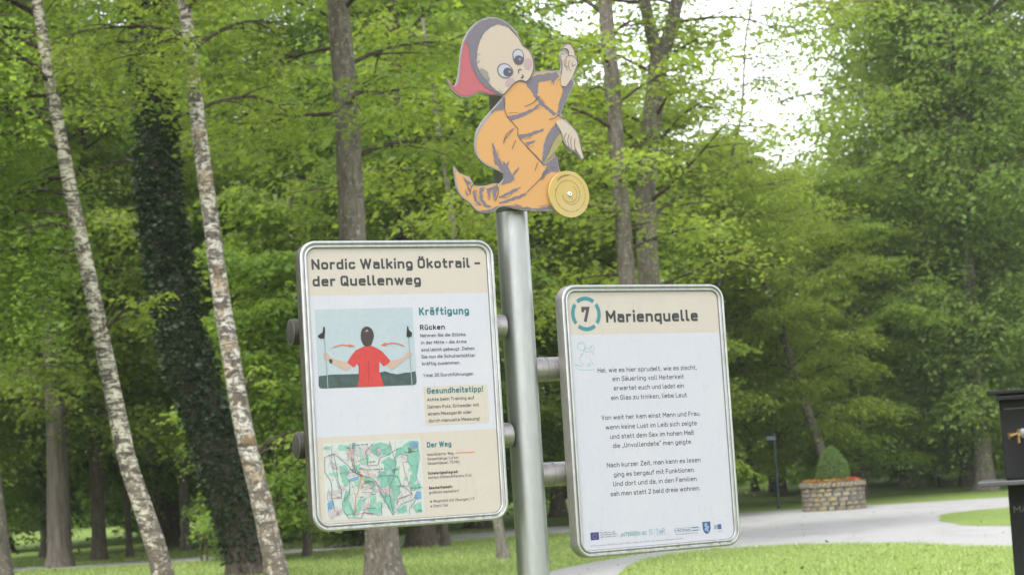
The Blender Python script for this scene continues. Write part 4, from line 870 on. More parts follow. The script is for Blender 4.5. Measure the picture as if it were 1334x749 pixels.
arc_dash(.0600, .0600, 90, 135, 8, .0030, True)
mb.build('spiral_lettering', print_mat('brass_ink', (88, 74, 44)), dsc)
mb = MB(); mb.lathe(dl(0, 0, .0138), dl(0, 0, .03), [(0, .0075), (.003, .0075), (.006, .005)], 18); sc_ = mb.build('screw', metal_mat('screw_steel', (.8, .8, .78), .25, .9), dsc, smooth=True)
mb = MB(); mb.lathe(dl(0, 0, .0199), dl(0, 0, .03), [(0, .0028), (.0004, .0028)], 8); mb.build('socket', M_black, sc_)

# ================================================================== BLACK DRINKING FOUNTAIN (right edge)
M_iron = metal_mat('black_iron', (.008, .008, .009), .5, .0, .04)
M_iron.node_tree.nodes['Principled BSDF'].inputs['Specular IOR Level'].default_value = .15
ft = empty('drinking_fountain', (3.485, 14, 0), R(-15), label='black metal spring fountain with a brass tap, at the right edge', cat='fountain')
mb = MB(); mb.box((.33, .30, 1.665), (.66, .60, .60)); mb.build('cabinet', M_iron, ft, bevel=.006)
mb = MB(); mb.box((.33, .29, 1.993), (.82, .80, .03)); mb.build('roof', M_iron, ft, bevel=.006)
mb = MB(); mb.box((.33, .22, 1.95), (.70, .66, .03)); mb.build('roof_rim', M_iron, ft, bevel=.004)
mb = MB(); mb.box((.33, .14, 1.3435), (1.04, .94, .033)); mb.build('shelf', metal_mat('shelf_iron', (.06, .06, .066), .35, .5), ft, bevel=.005)
mb = MB(); mb.add([(.01, .02, 1.325), (.65, .02, 1.325), (.65, .58, 1.325), (.01, .58, 1.325), (.0, .0, 0), (.66, 0, 0), (.66, .6, 0), (0, .6, 0)], [(0, 3, 2, 1), (4, 5, 6, 7), (0, 1, 5, 4), (1, 2, 6, 5), (2, 3, 7, 6), (3, 0, 4, 7)])
mb.build('pedestal', M_iron, ft, bevel=.006)
mb = MB(); mb.box((.33, -.003, 1.873), (.60, .004, .006)); mb.build('lettering_rail', metal_mat('grey_paint', (.09, .09, .09), .5, .2), ft)
M_brass = metal_mat('brass', (.22, .14, .06), .30, .85)
tp = MB(); tp.lathe((.125, .01, 1.685), (.125, -.15, 1.685), [(0, .026), (.012, .026), (.014, .013), (.11, .012), (.14, .014)], 16)
tp.lathe((.130, -.10, 1.69), (.045, -.12, 1.672), [(0, .014), (.03, .014), (.06, .020), (.080, .027), (.084, .022)], 16)
tp.lathe((.118, -.10, 1.685), (.118, -.10, 1.62), [(0, .013), (.05, .011), (.063, .012)], 14)
tap = tp.build('tap', M_brass, ft, smooth=True)
tp = MB(); tp.lathe((.125, -.10, 1.69), (.125, -.10, 1.74), [(0, .008), (.02, .008), (.02, .016), (.03, .016)], 12); tp.build('tap_knob', M_brass, tap, smooth=True)
sh = MB(); sh.lathe((.150, .0, 1.690), (.150, -.02, 1.690), [(0, .034), (.008, .034), (.012, .02)], 18); sh.build('escutcheon', metal_mat('plated_ring', (.20, .21, .22), .4, .8), tap, smooth=True)
s = Sheet(0, 0, -.0160); s.text('MARI', .04, -1.125, .045, .006, .20); s.build('lettering', bpy.data.materials['grey_paint'], ft)
# ================================================================== TREES
M_bark_grey = bark_mat('bark_grey', (.06, .05, .04), (.17, .145, .12), lichen=.55)
M_bark_oak = bark_mat('bark_oak', (.06, .05, .042), (.16, .14, .12), (7, 7, .8))
M_bark_dark = bark_mat('bark_dark', (.035, .028, .022), (.11, .088, .07), lichen=.15)
M_bark_pale = bark_mat('bark_pale', (.09, .08, .065), (.22, .20, .165), lichen=.4)
M_birch1 = birch_mat('birch_bark', (.42, .385, .31)); M_birch2 = birch_mat('birch_bark_mossy', (.42, .39, .345), .55)
M_twig = bark_mat('bark_twig', (.03, .024, .018), (.10, .08, .062))
LM = {
 'birch': leaf_mat('birch_leaf', (.098, .150, .036), (.180, .240, .068), .58),
 'beech': leaf_mat('beech_leaf', (.084, .138, .028), (.162, .222, .050), .55),
 'light': leaf_mat('hornbeam_leaf', (.122, .180, .034), (.215, .275, .060), .55),
 'linden': leaf_mat('linden_leaf', (.092, .150, .038), (.175, .235, .066), .55),
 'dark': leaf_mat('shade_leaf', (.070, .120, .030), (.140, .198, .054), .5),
 'ivy': leaf_mat('ivy_leaf', (.008, .020, .007), (.024, .046, .014), .12),
 'topiary': leaf_mat('topiary_leaf', (.060, .125, .030), (.13, .20, .062), .35),
}
def tube_arrays(path, rad, sides):
    P = np.asarray(path, float); n = len(P); T = np.gradient(P, axis=0); T /= np.linalg.norm(T, axis=1)[:, None] + 1e-9
    ref = np.array([0, 0, 1.0]) if abs(T[0][2]) < .8 else np.array([1.0, 0, 0])
    U = np.cross(T, ref); U /= np.linalg.norm(U, axis=1)[:, None] + 1e-9; Wv = np.cross(T, U)
    a = np.linspace(0, 2 * np.pi, sides, endpoint=False)
    rad = np.asarray(rad)
    if rad.ndim == 1: rad = rad[:, None] * np.ones(sides)[None]
    V = P[:, None] + (np.cos(a)[None, :, None] * U[:, None] + np.sin(a)[None, :, None] * Wv[:, None]) * rad[:, :, None]
    i = np.arange(n - 1)[:, None] * sides; k = np.arange(sides)[None]; k2 = (k + 1) % sides
    F = np.stack([i + k, i + k2, i + sides + k2, i + sides + k], -1).reshape(-1, 4)
    return V.reshape(-1, 3), F
class Wood:
    def __init__(s): s.V = []; s.F = []; s.n = 0
    def tube(s, path, rad, sides=5):
        V, F = tube_arrays(path, rad, sides); s.V.append(V); s.F.append(F + s.n); s.n += len(V)
    def mesh(s, name):
        me = fastmesh(name, np.concatenate(s.V), [np.concatenate(s.F)], smooth=True)
        k = np.ones(len(me.polygons), np.int32); k[:len(s.F[0])] = 0; me.materials.append(None); me.materials.append(M_twig)
        me.polygons.foreach_set('material_index', k); return me
def leaves(pts, per, spread, size, seed, vert=.35, tilt=.55, clump=None, name='crown'):
    """pts (n,3) twig points; leaves scattered about each; leaf = folded quad"""
    g = np.random.default_rng(seed); pts = np.asarray(pts, float); n = len(pts)
    idx = np.repeat(np.arange(n), per); m = len(idx)
    off = g.normal(0, 1, (m, 3)) * np.array([spread, spread, spread * vert])
    c = pts[idx] + off
    L = size * np.clip(g.lognormal(-.05, .32, m), .45, 2.0); w = L * g.uniform(.55, .75, m)
    a = g.uniform(0, 2 * np.pi, m)
    d = np.stack([np.cos(a), np.sin(a), g.normal(-.25, .35, m)], -1); d /= np.linalg.norm(d, axis=1)[:, None]
    up = np.stack([g.normal(0, tilt, m), g.normal(0, tilt, m), np.ones(m)], -1)
    sd = np.cross(d, up); sd /= np.linalg.norm(sd, axis=1)[:, None] + 1e-9; nn = np.cross(sd, d)
    h = (w / 2)[:, None]; Lc = L[:, None]
    V = np.stack([c, c + d * Lc * .45 + sd * h + nn * h * .3, c + d * Lc, c + d * Lc * .45 - sd * h + nn * h * .3], 1)
    ph = g.uniform(0, 6.3, 6)
    ct = np.clip(.5 + .28 * (np.sin(pts[:, 0] * 1.3 + ph[0]) * np.sin(pts[:, 1] * 1.1 + ph[1]) + np.sin(pts[:, 2] * 1.7 + ph[2])) + g.normal(0, .18, n), 0, 1)
    tint = np.clip(ct[idx] * .55 + g.uniform(0, .5, m), 0, 1)
    return V.reshape(-1, 3), tint
def umbrellas(cs, rad, droop, count, size, seed):
    """leafy sprays: each a flattened, drooping tuft with its own size and colour"""
    g = np.random.default_rng(seed); cs = np.asarray(cs, float); n = len(cs)
    rr = rad * np.clip(g.lognormal(0, .3, n), .5, 1.8); cnt = np.maximum(12, (count * (rr / rad) ** 1.5).astype(int))
    idx = np.repeat(np.arange(n), cnt); m = len(idx); R_ = rr[idx]
    a0 = g.uniform(0, 2 * np.pi, n); ex = g.uniform(.55, 1, n)
    t = np.sqrt(g.uniform(0, 1, m)) * np.clip(g.normal(1, .18, m), .4, 1.5); a = g.uniform(0, 2 * np.pi, m)
    x = t * np.cos(a); y = t * np.sin(a) * ex[idx]
    ca, sa = np.cos(a0[idx]), np.sin(a0[idx])
    tl = g.normal(0, .22, (n, 2))
    dx = (x * ca - y * sa) * R_; dy = (x * sa + y * ca) * R_
    dz = -droop * t ** 2 * R_ * g.uniform(.6, 1.3, m) + tl[idx, 0] * dx + tl[idx, 1] * dy + g.normal(0, .07, m) * R_
    c = cs[idx] + np.stack([dx, dy, dz], -1)
    L = size * np.clip(g.lognormal(-.05, .32, m), .45, 2.0); w = L * g.uniform(.55, .8, m)
    b = a + a0[idx] + g.normal(0, .7, m)
    d = np.stack([np.cos(b), np.sin(b), g.normal(-.45, .35, m)], -1); d /= np.linalg.norm(d, axis=1)[:, None]
    up = np.stack([g.normal(0, .45, m), g.normal(0, .45, m), np.ones(m)], -1)
    sd = np.cross(d, up); sd /= np.linalg.norm(sd, axis=1)[:, None] + 1e-9; nn = np.cross(sd, d); h = (w / 2)[:, None]; Lc = L[:, None]
    V = np.stack([c, c + d * Lc * .45 + sd * h + nn * h * .3, c + d * Lc, c + d * Lc * .45 - sd * h + nn * h * .3], 1)
    return V.reshape(-1, 3), np.clip(g.uniform(0, .65, n)[idx] + g.uniform(0, .35, m), 0, 1)
def leaf_mesh(name, parts):
    V = np.concatenate([p[0] for p in parts]); T = np.concatenate([p[1] for p in parts])
    return fastmesh(name, V, [np.arange(len(V)).reshape(-1, 4)], T)
def curve(start, az, el, L, g, n=7, droop=.08, wig=.12):
    p = np.array(start, float); out = [p.copy()]; st = L / (n - 1)
    for i in range(n - 1):
        p = p + st * np.array([math.cos(az) * math.cos(el), math.sin(az) * math.cos(el), math.sin(el)]); out.append(p.copy())
        el -= droop + g.normal(0, wig * .5); az += g.normal(0, wig)
    return np.array(out)
def trunk_path(pts, radii, n=26):
    """pts: list of (x,y,z) metres relative to the base"""
    P = np.array(pts, float); z = P[:, 2]; zz = np.linspace(z[0], z[-1], n); zz = np.sort(np.concatenate([zz, [z[0] + .15, z[0] + .35, z[0] + .7]]))
    return np.stack([np.interp(zz, z, P[:, 0]), np.interp(zz, z, P[:, 1]), zz], -1), np.interp(zz, z, radii)
def grow(seed, tp, tr, base, H, Rmax, nl, shape='round', el0=.55, droop=.12, per=26, spread=.24, size=.12, vert=.35, subs=6, flare=.5, dens=1.0, az_bias=None, strands=0, sides=14, low_len=1.0, tilt=.55, stepf=.45, shroud=0, umb=None):
    """a tapered trunk with limbs and side branches, and leaves about the branch ends"""
    g = np.random.default_rng(seed); wd = Wood()
    z = tp[:, 2] - tp[0, 2]; rr = tr * (1 + flare * np.exp(-z / .28))
    nz = np.interp(np.linspace(0, 1, sides + 1), np.linspace(0, 1, 7), np.append(g.uniform(.92, 1.1, 6), 0)); nz[-1] = nz[0]
    lob = 1 + (nz[:-1] - 1)[None] * (1 + 2.2 * np.exp(-z / .4))[:, None]
    wd.tube(tp, rr[:, None] * lob * g.uniform(.97, 1.03, (len(tp), sides)), sides)
    pts = []; cl = []
    for i in range(nl):
        f = (i + g.uniform(0, 1)) / nl; h = base + (H - base) * f ** .9
        k = np.searchsorted(tp[:, 2], h); k = min(max(k, 1), len(tp) - 1)
        t = min(max((h - tp[k - 1, 2]) / max(tp[k, 2] - tp[k - 1, 2], 1e-6), 0), 1); s = tp[k - 1] * (1 - t) + tp[k] * t; r = tr[min(k, len(tr) - 1)]
        if h > tp[-1, 2]: s = tp[-1]
        if shape == 'round': L = Rmax * (math.sin(math.pi * min(max(.18 + .72 * f, 0), 1)) ** .6)
        elif shape == 'cone': L = Rmax * (1.02 - f) ** .7
        else: L = Rmax * (.55 + .45 * math.sin(math.pi * f))
        if f < .2: L *= low_len
        L *= g.uniform(.62, 1.15)
        az = i * 2.39996 + g.normal(0, .35) if az_bias is None or g.uniform() < .10 else az_bias + g.normal(0, .6)
        el = el0 * (1 - .0 * f) + .5 * f + g.normal(0, .12)
        P = curve(s, az, el, L, g, 8, droop)
        wd.tube(P, np.linspace(min(r * .42, .016 + L * .010), .006, 8), 5)
        for j in range(subs):
            t = .22 + .75 * (j + g.uniform(0, 1)) / subs; q = t * 7; a = int(q); s2 = P[a] * (1 - q + a) + P[min(a + 1, 7)] * (q - a)
            d = P[min(a + 1, 7)] - P[a]; az2 = math.atan2(d[1], d[0]) + (1 if j % 2 else -1) * g.uniform(.6, 1.15); L2 = L * .48 * (1.15 - t * .75) * g.uniform(.8, 1.2)
            Q = curve(s2, az2, g.normal(.02, .18), max(L2, .3), g, 6, droop * .9, .16)
            wd.tube(Q, np.linspace(.012 + L2 * .006, .004, 6), 4)
            m = max(2, int(L2 / stepf * dens))
            if umb: cl += [Q[2] * .5 + Q[3] * .5, Q[5]]; continue
            for u in np.linspace(.25, 1, m):
                qq = u * 5; b = int(qq); pt = Q[b] * (1 - qq + b) + Q[min(b + 1, 5)] * (qq - b); pts.append(pt)
        for u in (.7, .85, 1.0): pts.append(P[int(u * 7)])
        for u in g.uniform(.5, 4.5, shroud): pts.append(P[int(u)] + g.normal(0, .35, 3) - np.array([0, 0, .2]))
    if umb:
        for k in range(shroud * 8):
            h = g.uniform(base + .5, H * .92); q = np.array([np.interp(h, tp[:, 2], tp[:, 0]), np.interp(h, tp[:, 2], tp[:, 1]), h]); a_ = g.uniform(0, 6.28); r_ = g.uniform(.7, 1.9)
            cl.append(q + np.array([math.cos(a_) * r_, math.sin(a_) * r_, 0]))
        cl += [p for i, p in enumerate(pts) if i % 2]
        return wd.mesh('trunk'), leaf_mesh('crown', [umbrellas(cl, umb[0], umb[1], umb[2], size, seed + 5)])
    pts = np.array(pts)
    if strands:
        ext = []
        for p in pts:
            if g.uniform() < .8:
                Ls = g.uniform(.3, 1) * strands; dr = g.normal(0, .12, 2); ns = max(2, int(Ls / .16))
                for k in range(ns): ext.append(p + np.array([dr[0] * k * .16, dr[1] * k * .16, -k * .16]))
        pts = np.array(ext)
    return wd.mesh('trunk'), leaf_mesh('crown', [leaves(pts, per, spread, size, seed + 5, vert, tilt)])
NL = [0]
def plant(name, loc, meshes, barkm, leafm, rz=0, sc=1, **kw):
    r = empty(name, (loc[0], loc[1], float(gz(loc[0], loc[1]))), rz, **kw); r.scale = (sc,) * 3
    tm, cm = meshes
    if barkm is not None: tm.materials[0] = barkm
    t = link('trunk', tm, None, r)
    if cm is not None: link('crown', cm, leafm, r)
    return r
def tp_abs(pts, base, r0, r1, H):
    """pts world (x, z) seen along the trunk; prolonged to height H"""
    P = [((x - base[0]), 0, z) for x, z in pts]; P.sort(key=lambda p: p[2])
    if P[0][2] > 0:
        a, b = P[0], P[1]; k = (a[0] - b[0]) / max(b[2] - a[2], .1); P.insert(0, (a[0] + k * a[2], 0, 0))
    x0 = P[0][0]; P = [(p[0] - x0, p[1], p[2]) for p in P]
    if P[-1][2] < H: P.append((P[-1][0] - .02 * (H - P[-1][2]), 0, H))
    rad = [r0 + (r1 - r0) * p[2] / H for p in P]
    return P, rad, base[0] + x0
# ---- the trees that stand in front, each on its own trunk line
P, r, bx = tp_abs([(-6.804, 9.095), (-6.683, 8.04), (-6.413, 6.18), (-6.065, 4.11), (-5.751, 2.18), (-5.408, 1.05), (-5.298, .5)], (-5.30, 28), .152, .05, 13)
a, b_ = trunk_path(P, r, 40)
plant('birch_tree', (bx, 28), grow(11, a, b_, 5.6, 13, 2.6, 22, 'round', .35, .16, 5, .085, .075, .8, 6, .25, strands=1.5, sides=12, az_bias=R(175), flare=.25) if 0 else grow(11, a, b_, 5.0, 13, 2.9, 34, 'shaft', .35, .16, 11, .10, .085, .8, 8, .45, strands=2.2, sides=12, az_bias=R(165)), M_birch1, LM['birch'], label='white barked birch leaning left, at the left of the lawn, trunk clear of the boards', cat='tree')
P, r, bx = tp_abs([(-4.445, 8.694), (-4.299, 6.561), (-4.1, 4.237), (-3.879, 2.488), (-3.646, 1.294), (-3.505, .444)], (-3.5, 27), .158, .06, 13)
a, b_ = trunk_path(P, r, 40)
plant('birch_tree', (bx, 27), grow(12, a, b_, 7.0, 13, 2.6, 26, 'round', .5, .14, 10, .10, .085, .8, 8, .45, strands=1.2, sides=12), M_birch2, LM['birch'], label='birch with peeling mossy foot, just in front of the ivy-covered trunk', cat='tree')
P, r, bx = tp_abs([(-6.954, 11.6), (-6.961, 7.86), (-6.676, 4.9), (-6.112, 2.89), (-5.666, 1.05), (-5.408, .136)], (-5.4, 38), .40, .2, 17)
a, b_ = trunk_path(P, r, 40)
iv = plant('ivy_clad_tree', (bx, 38), grow(13, a, b_, 8.6, 17, 4.4, 26, 'round', .5, .1, 26, .34, .11, .35, 7), M_bark_dark, LM['beech'], label='dark leaning trunk thickly covered with ivy, behind the mossy birch', cat='tree')
g = np.random.default_rng(5); m = 15000; hz = g.uniform(0, 1, m) ** .85 * 13 + .15; an = g.uniform(0, 2 * np.pi, m)
cx_ = np.interp(hz, a[:, 2], a[:, 0]); rad = np.interp(hz, a[:, 2], b_) + .05 + .10 * (np.sin(hz * 3.1 + 2 * np.sin(an * 2)) * .5 + .5) * g.uniform(.3, 1.2, m) * np.clip((hz - .8) / 1.5, 0.05, 1)
ip = np.stack([cx_ + rad * np.cos(an), rad * np.sin(an), hz], -1)
link('ivy', leaf_mesh('ivy', [leaves(ip, 2, .035, .095, 3, 1.0, 1.2)]), LM['ivy'], iv)
P, r, bx = tp_abs([(-2.492, 9.33), (-2.444, 7.46), (-2.463, 5.5), (-2.253, .912), (-2.25, .2)], (-2.25, 30), .262, .12, 15)
a, b_ = trunk_path(P, r, 40)
plant('maple_tree', (bx, 30), grow(14, a, b_, 6.4, 15, 3.6, 20, 'round', .2, .10, 15, .26, .115, .3, 7, sides=16, umb=(.5, .25, 42)), M_bark_grey, LM['beech'], label='straight grey trunk rising behind the left board, its foot below the board', cat='tree')
P, r, bx = tp_abs([(2.229, 11.05), (2.264, 9.47), (2.277, 7.13), (2.306, 5.27)], (2.3, 38), .19, .12, 16)
a, b_ = trunk_path(P, r, 30)
plant('slender_tree', (bx, 38), grow(15, a, b_, 5.4, 16, 3.0, 20, 'round', .35, .08, 20, .34, .125, .45, 7), M_bark_grey, LM['light'], label='slim unforked trunk above the right board, left of the forked one', cat='tree')
# forked tree
P, r, bx = tp_abs([(3.40, 10.24), (2.912, 7.39), (2.86, 5.44)], (2.85, 40), .27, .20, 10.3); P = [p for p in P if p[2] <= 10.24]; r = r[:len(P)]
a, b_ = trunk_path(P, r, 30)
wdm, crm = grow(16, a, b_, 5.0, 10.2, 3.8, 14, 'round', .3, .05, 20, .34, .125, .45, 7)
fk = plant('forked_tree', (bx, 40), (wdm, crm), M_bark_grey, LM['light'], label='tree forking into two stems above the right board, right of the slim trunk', cat='tree')
top = np.array([P[-1][0], 0, 10.1])
for sgn, tx, hh in ((-1, -.45, 16), (1, 1.3, 16)):
    pp = np.array([top + np.array([tx * t ** .8 + (0), 0, (hh - 10.1) * t]) for t in np.linspace(0, 1, 14)]); pp[:, 0] += .12 * np.sin(np.linspace(0, 3, 14)) * sgn
    w_, c_ = grow(17 + sgn, pp, np.linspace(.15, .06, 14), 10.6, 16, 3.4, 14, 'round', .3, .08, 15, .34, .12, .45, 6, flare=0)
    w_.materials[0] = M_bark_grey
    fs = link('stem', w_, None, fk); link('crown', c_, LM['light'], fs)
a, b_ = trunk_path([(-.03, 0, 0), (-.4, 0, 5), (-.8, 0, 14)], [.24, .17, .08], 30)
plant('lime_tree', (-8.30, 30.5), grow(19, a, b_, 6.2, 14, 2.1, 24, 'round', .4, .12, 22, .28, .11, .4, 7, umb=(.5, .5, 40)), M_bark_grey, LM['beech'], label='brown trunk cut by the left edge of the picture', cat='tree')
a, b_ = trunk_path([(0, 0, 0), (.05, 0, 4), (-.3, 0, 18)], [.33, .28, .12], 30)
plant('oak_tree', (-12.2, 50.4), grow(20, a, b_, 3.3, 18, 5.4, 34, 'round', .3, .13, 26, .38, .14, .33, 8, .5, sides=18, shroud=8, umb=(.75, .45, 62)), M_bark_oak, LM['beech'], label='thick grey furrowed trunk on the lawn, left of the leaning birch', cat='tree')
def small(name, x, y, r0, H, base, Rm, seed, label, lm='dark', bark=None, lean=0, nl=16, sz=.12, per=18, **kw):
    a, b_ = trunk_path([(0, 0, 0), (lean * H * .4, 0, H * .4), (lean * H, 0, H)], [r0, r0 * .8, r0 * .35], 18)
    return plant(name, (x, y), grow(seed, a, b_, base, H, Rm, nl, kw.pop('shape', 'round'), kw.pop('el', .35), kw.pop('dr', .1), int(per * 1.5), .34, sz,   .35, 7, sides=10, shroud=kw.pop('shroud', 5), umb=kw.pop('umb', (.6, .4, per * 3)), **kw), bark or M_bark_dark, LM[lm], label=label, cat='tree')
small('lawn_tree', -11.9, 53.8, .20, 13, 3.3, 3.2, 31, 'dark flared trunk on the lawn next right of the thick grey trunk')
small('lawn_tree', -11.25, 54.6, .085, 9, 3.0, 2.2, 32, 'thin dark stem between the thick grey trunk group and the leaning birch', nl=12)
small('lawn_tree', -10.16, 57.6, .13, 12, 3.4, 3, 33, 'slim brown trunk on the lawn just right of the leaning birch', bark=M_bark_grey)
small('lawn_tree', -12.2, 64.5, .42, 16, 3.2, 5, 34, 'broad dark trunk in the shade behind the slim brown trunk right of the birch', nl=24)
small('lawn_tree', -5.28, 46.5, .10, 9, 2.3, 2.4, 35, 'short dark trunk beside the lower left corner of the left board', lm='beech', nl=14)
small('lawn_tree', -5.75, 44.7, .06, 7, .7, 2.1, 36, 'thin stem with low bright foliage between the mossy birch and the left board', lm='light', nl=14)
small('beech_tree', -2.66, 48.7, .36, 17, 4.5, 5.2, 37, 'broad trunk base seen under the left board, widest of those there', lm='beech', nl=30)
small('lawn_tree', -2.03, 47.6, .10, 11, 3.5, 2.6, 38, 'thin dark trunk base under the left board, right of the broad one', nl=14)
small('lawn_tree', -.50, 38.4, .10, 11, 4.2, 2.0, 39, 'slim grey trunk base leaning beside the lower right corner of the left board', lean=-.09, bark=M_bark_pale, lm='light', nl=10, per=8)
small('lime_tree', 17.1, 71.8, .34, 27, 2.0, 7.0, 40, 'thick trunk with overhanging crown just left of the black fountain', lm='linden', bark=M_bark_grey, nl=64, sz=.17, per=22, shape='shaft', el=.95, dr=.26, shroud=16, umb=(1.05, .9, 68))
a, b_ = trunk_path([(0, 0, 0), (.3, 0, 3), (.25, 0, 6), (.8, 0, 8), (.9, 0, 10), (1.7, 0, 12.5), (2.0, 0, 15), (3.0, 0, 19)], [.06, .055, .05, .045, .04, .035, .03, .015], 40)
plant('airy_tree', (5.9, 60), grow(45, a, b_, 7.5, 19, 5.6, 36, 'shaft', .35, .11, 8, .26, .11, .35, 8, sides=8, umb=(.7, .6, 44)), M_bark_dark, LM['light'], label='thin airy tree whose sparse twigs hang in the bright sky gap above the right board', cat='tree')
small('park_tree', 11.2, 87.2, .15, 14, 4.0, 3.2, 41, 'thin trunk directly behind the green signpost', lm='light')
small('park_tree', 10.6, 88.8, .15, 12, 4.0, 3.0, 42, 'thin leaning trunk left of the green signpost', lm='light', lean=-.10)
small('park_tree', 14.1, 92, .17, 15, 4.5, 3.6, 43, 'straight dark trunk between the signpost and the clipped bush', lm='dark')
small('park_tree', 10.75, 66.5, .19, 12, 2.9, 3.6, 44, 'leaning trunk rising out behind the clipped bush', lm='light', lean=-.25, bark=M_bark_grey, nl=30, shroud=10)

def spray(owner, start, cs, rad, cnt, size, mat, seed):
    """a low side shoot: a twig and its leaves, in the tree's own coordinates"""
    wd = Wood(); g = np.random.default_rng(seed); cs = np.array(cs, float)
    for c in cs:
        s = np.array(start, float); t = np.linspace(0, 1, 7)[:, None]; P = s * (1 - t) + c * t; P[:, 2] += .12 * np.sin(np.pi * t[:, 0]); wd.tube(P, np.linspace(.018, .004, 7), 5)
    me = wd.mesh('shoot'); me.materials[0] = M_twig; sh_ = link('shoot', me, None, owner)
    link('leaves', leaf_mesh('leaves', [umbrellas(cs, rad, .6, cnt, size, seed)]), mat, sh_)
T = {o['label'][:20]: o for o in COL.objects if 'label' in o.keys()}
b1 = T['white barked birch l']; b2 = T['birch with peeling m']; b3 = T['straight grey trunk ']
def rel(o, x, z, dy=0): return (x - o.location.x, dy, z)
spray(b1, rel(b1, -6.02, 4.05), [rel(b1, -5.62, 4.55, -.2), rel(b1, -5.35, 4.48, -.1), rel(b1, -5.15, 4.62, .1), rel(b1, -5.45, 4.25, 0)], .24, 55, .085, LM['light'], 71)
spray(b1, rel(b1, -6.3, 5.3), [rel(b1, -7.0, 4.9, -.2), rel(b1, -7.25, 4.6, .1), rel(b1, -7.05, 4.35, 0), rel(b1, -7.4, 4.2, -.1)], .26, 55, .085, LM['birch'], 72)
spray(b2, rel(b2, -3.75, 2.1), [rel(b2, -3.3, 2.35, -.1), rel(b2, -3.05, 2.42, 0), rel(b2, -3.2, 2.12, .1), rel(b2, -2.9, 2.22, 0)], .22, 50, .075, LM['light'], 73)
spray(b2, rel(b2, -3.85, 3.0), [rel(b2, -3.62, 3.35, -.1), rel(b2, -3.55, 3.18, 0)], .14, 34, .07, LM['light'], 74)
spray(b3, rel(b3, -2.45, 7.7), [rel(b3, -2.05, 7.85, -.4), rel(b3, -1.8, 7.55, -.5), rel(b3, -1.5, 8.05, -.4), rel(b3, -1.15, 8.0, -.5), rel(b3, -.9, 8.15, -.4), rel(b3, -2.1, 7.25, -.5)], .27, 46, .105, LM['light'], 75)

# ---- trees of the wood: a few crowns shared between many trees
def variant(seed, H, r0, base, Rm, nl, shape='round', **kw):
    g = np.random.default_rng(seed); x1, x2 = g.normal(0, .3, 2)
    a, b_ = trunk_path([(0, 0, 0), (x1, x2, H * .5), (x1 * 1.6, x2 * .6, H)], [r0, r0 * .7, r0 * .2], 20)
    return grow(seed, a, b_, base, H, Rm, nl, shape, sides=10, shroud=9, **kw)
VAR = {
 'beech_big': (variant(51, 19, .30, 1.9, 5.8, 56, el0=.35, droop=.12, per=30, spread=.44, size=.135, vert=.50, subs=8, stepf=.36, umb=(.85, .40, 76)), 'beech'),
 'linden_big': (variant(52, 24, .32, 1.3, 6.2, 70, 'shaft', el0=1.0, droop=.27, per=32, spread=.46, size=.175, vert=.80, subs=8, stepf=.36, umb=(1.05, .95, 84)), 'linden'),
 'hornbeam': (variant(53, 13.5, .20, 1.3, 5.0, 46, el0=.45, droop=.15, per=30, spread=.40, size=.125, vert=.42, subs=8, stepf=.36, umb=(.72, .35, 80)), 'light'),
 'tall': (variant(54, 21, .24, 4, 4.6, 48, el0=.5, per=26, spread=.42, size=.17, vert=.32, subs=7, stepf=.40, umb=(.85, .45, 60)), 'beech'),
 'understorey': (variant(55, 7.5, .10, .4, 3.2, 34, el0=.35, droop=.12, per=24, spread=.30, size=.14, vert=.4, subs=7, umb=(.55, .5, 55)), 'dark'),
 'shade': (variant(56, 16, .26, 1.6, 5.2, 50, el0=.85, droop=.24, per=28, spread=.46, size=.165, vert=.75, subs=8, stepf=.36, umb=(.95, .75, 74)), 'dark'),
}
for k, v in VAR.items():
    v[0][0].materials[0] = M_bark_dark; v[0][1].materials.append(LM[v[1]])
def wood(kind, x, y, rz, sc, label, group='trees of the wood round the lawn'):
    return plant({'beech_big': 'beech_tree', 'linden_big': 'lime_tree', 'hornbeam': 'hornbeam_tree', 'tall': 'tall_tree', 'understorey': 'young_tree', 'shade': 'shade_tree'}[kind], (x, y), VAR[kind][0], None, None, rz, sc, label=label, cat='tree', group=group)
LW, LC, LRt = 'wood behind the left lawn', 'wood behind the boards', 'wood behind the planter'
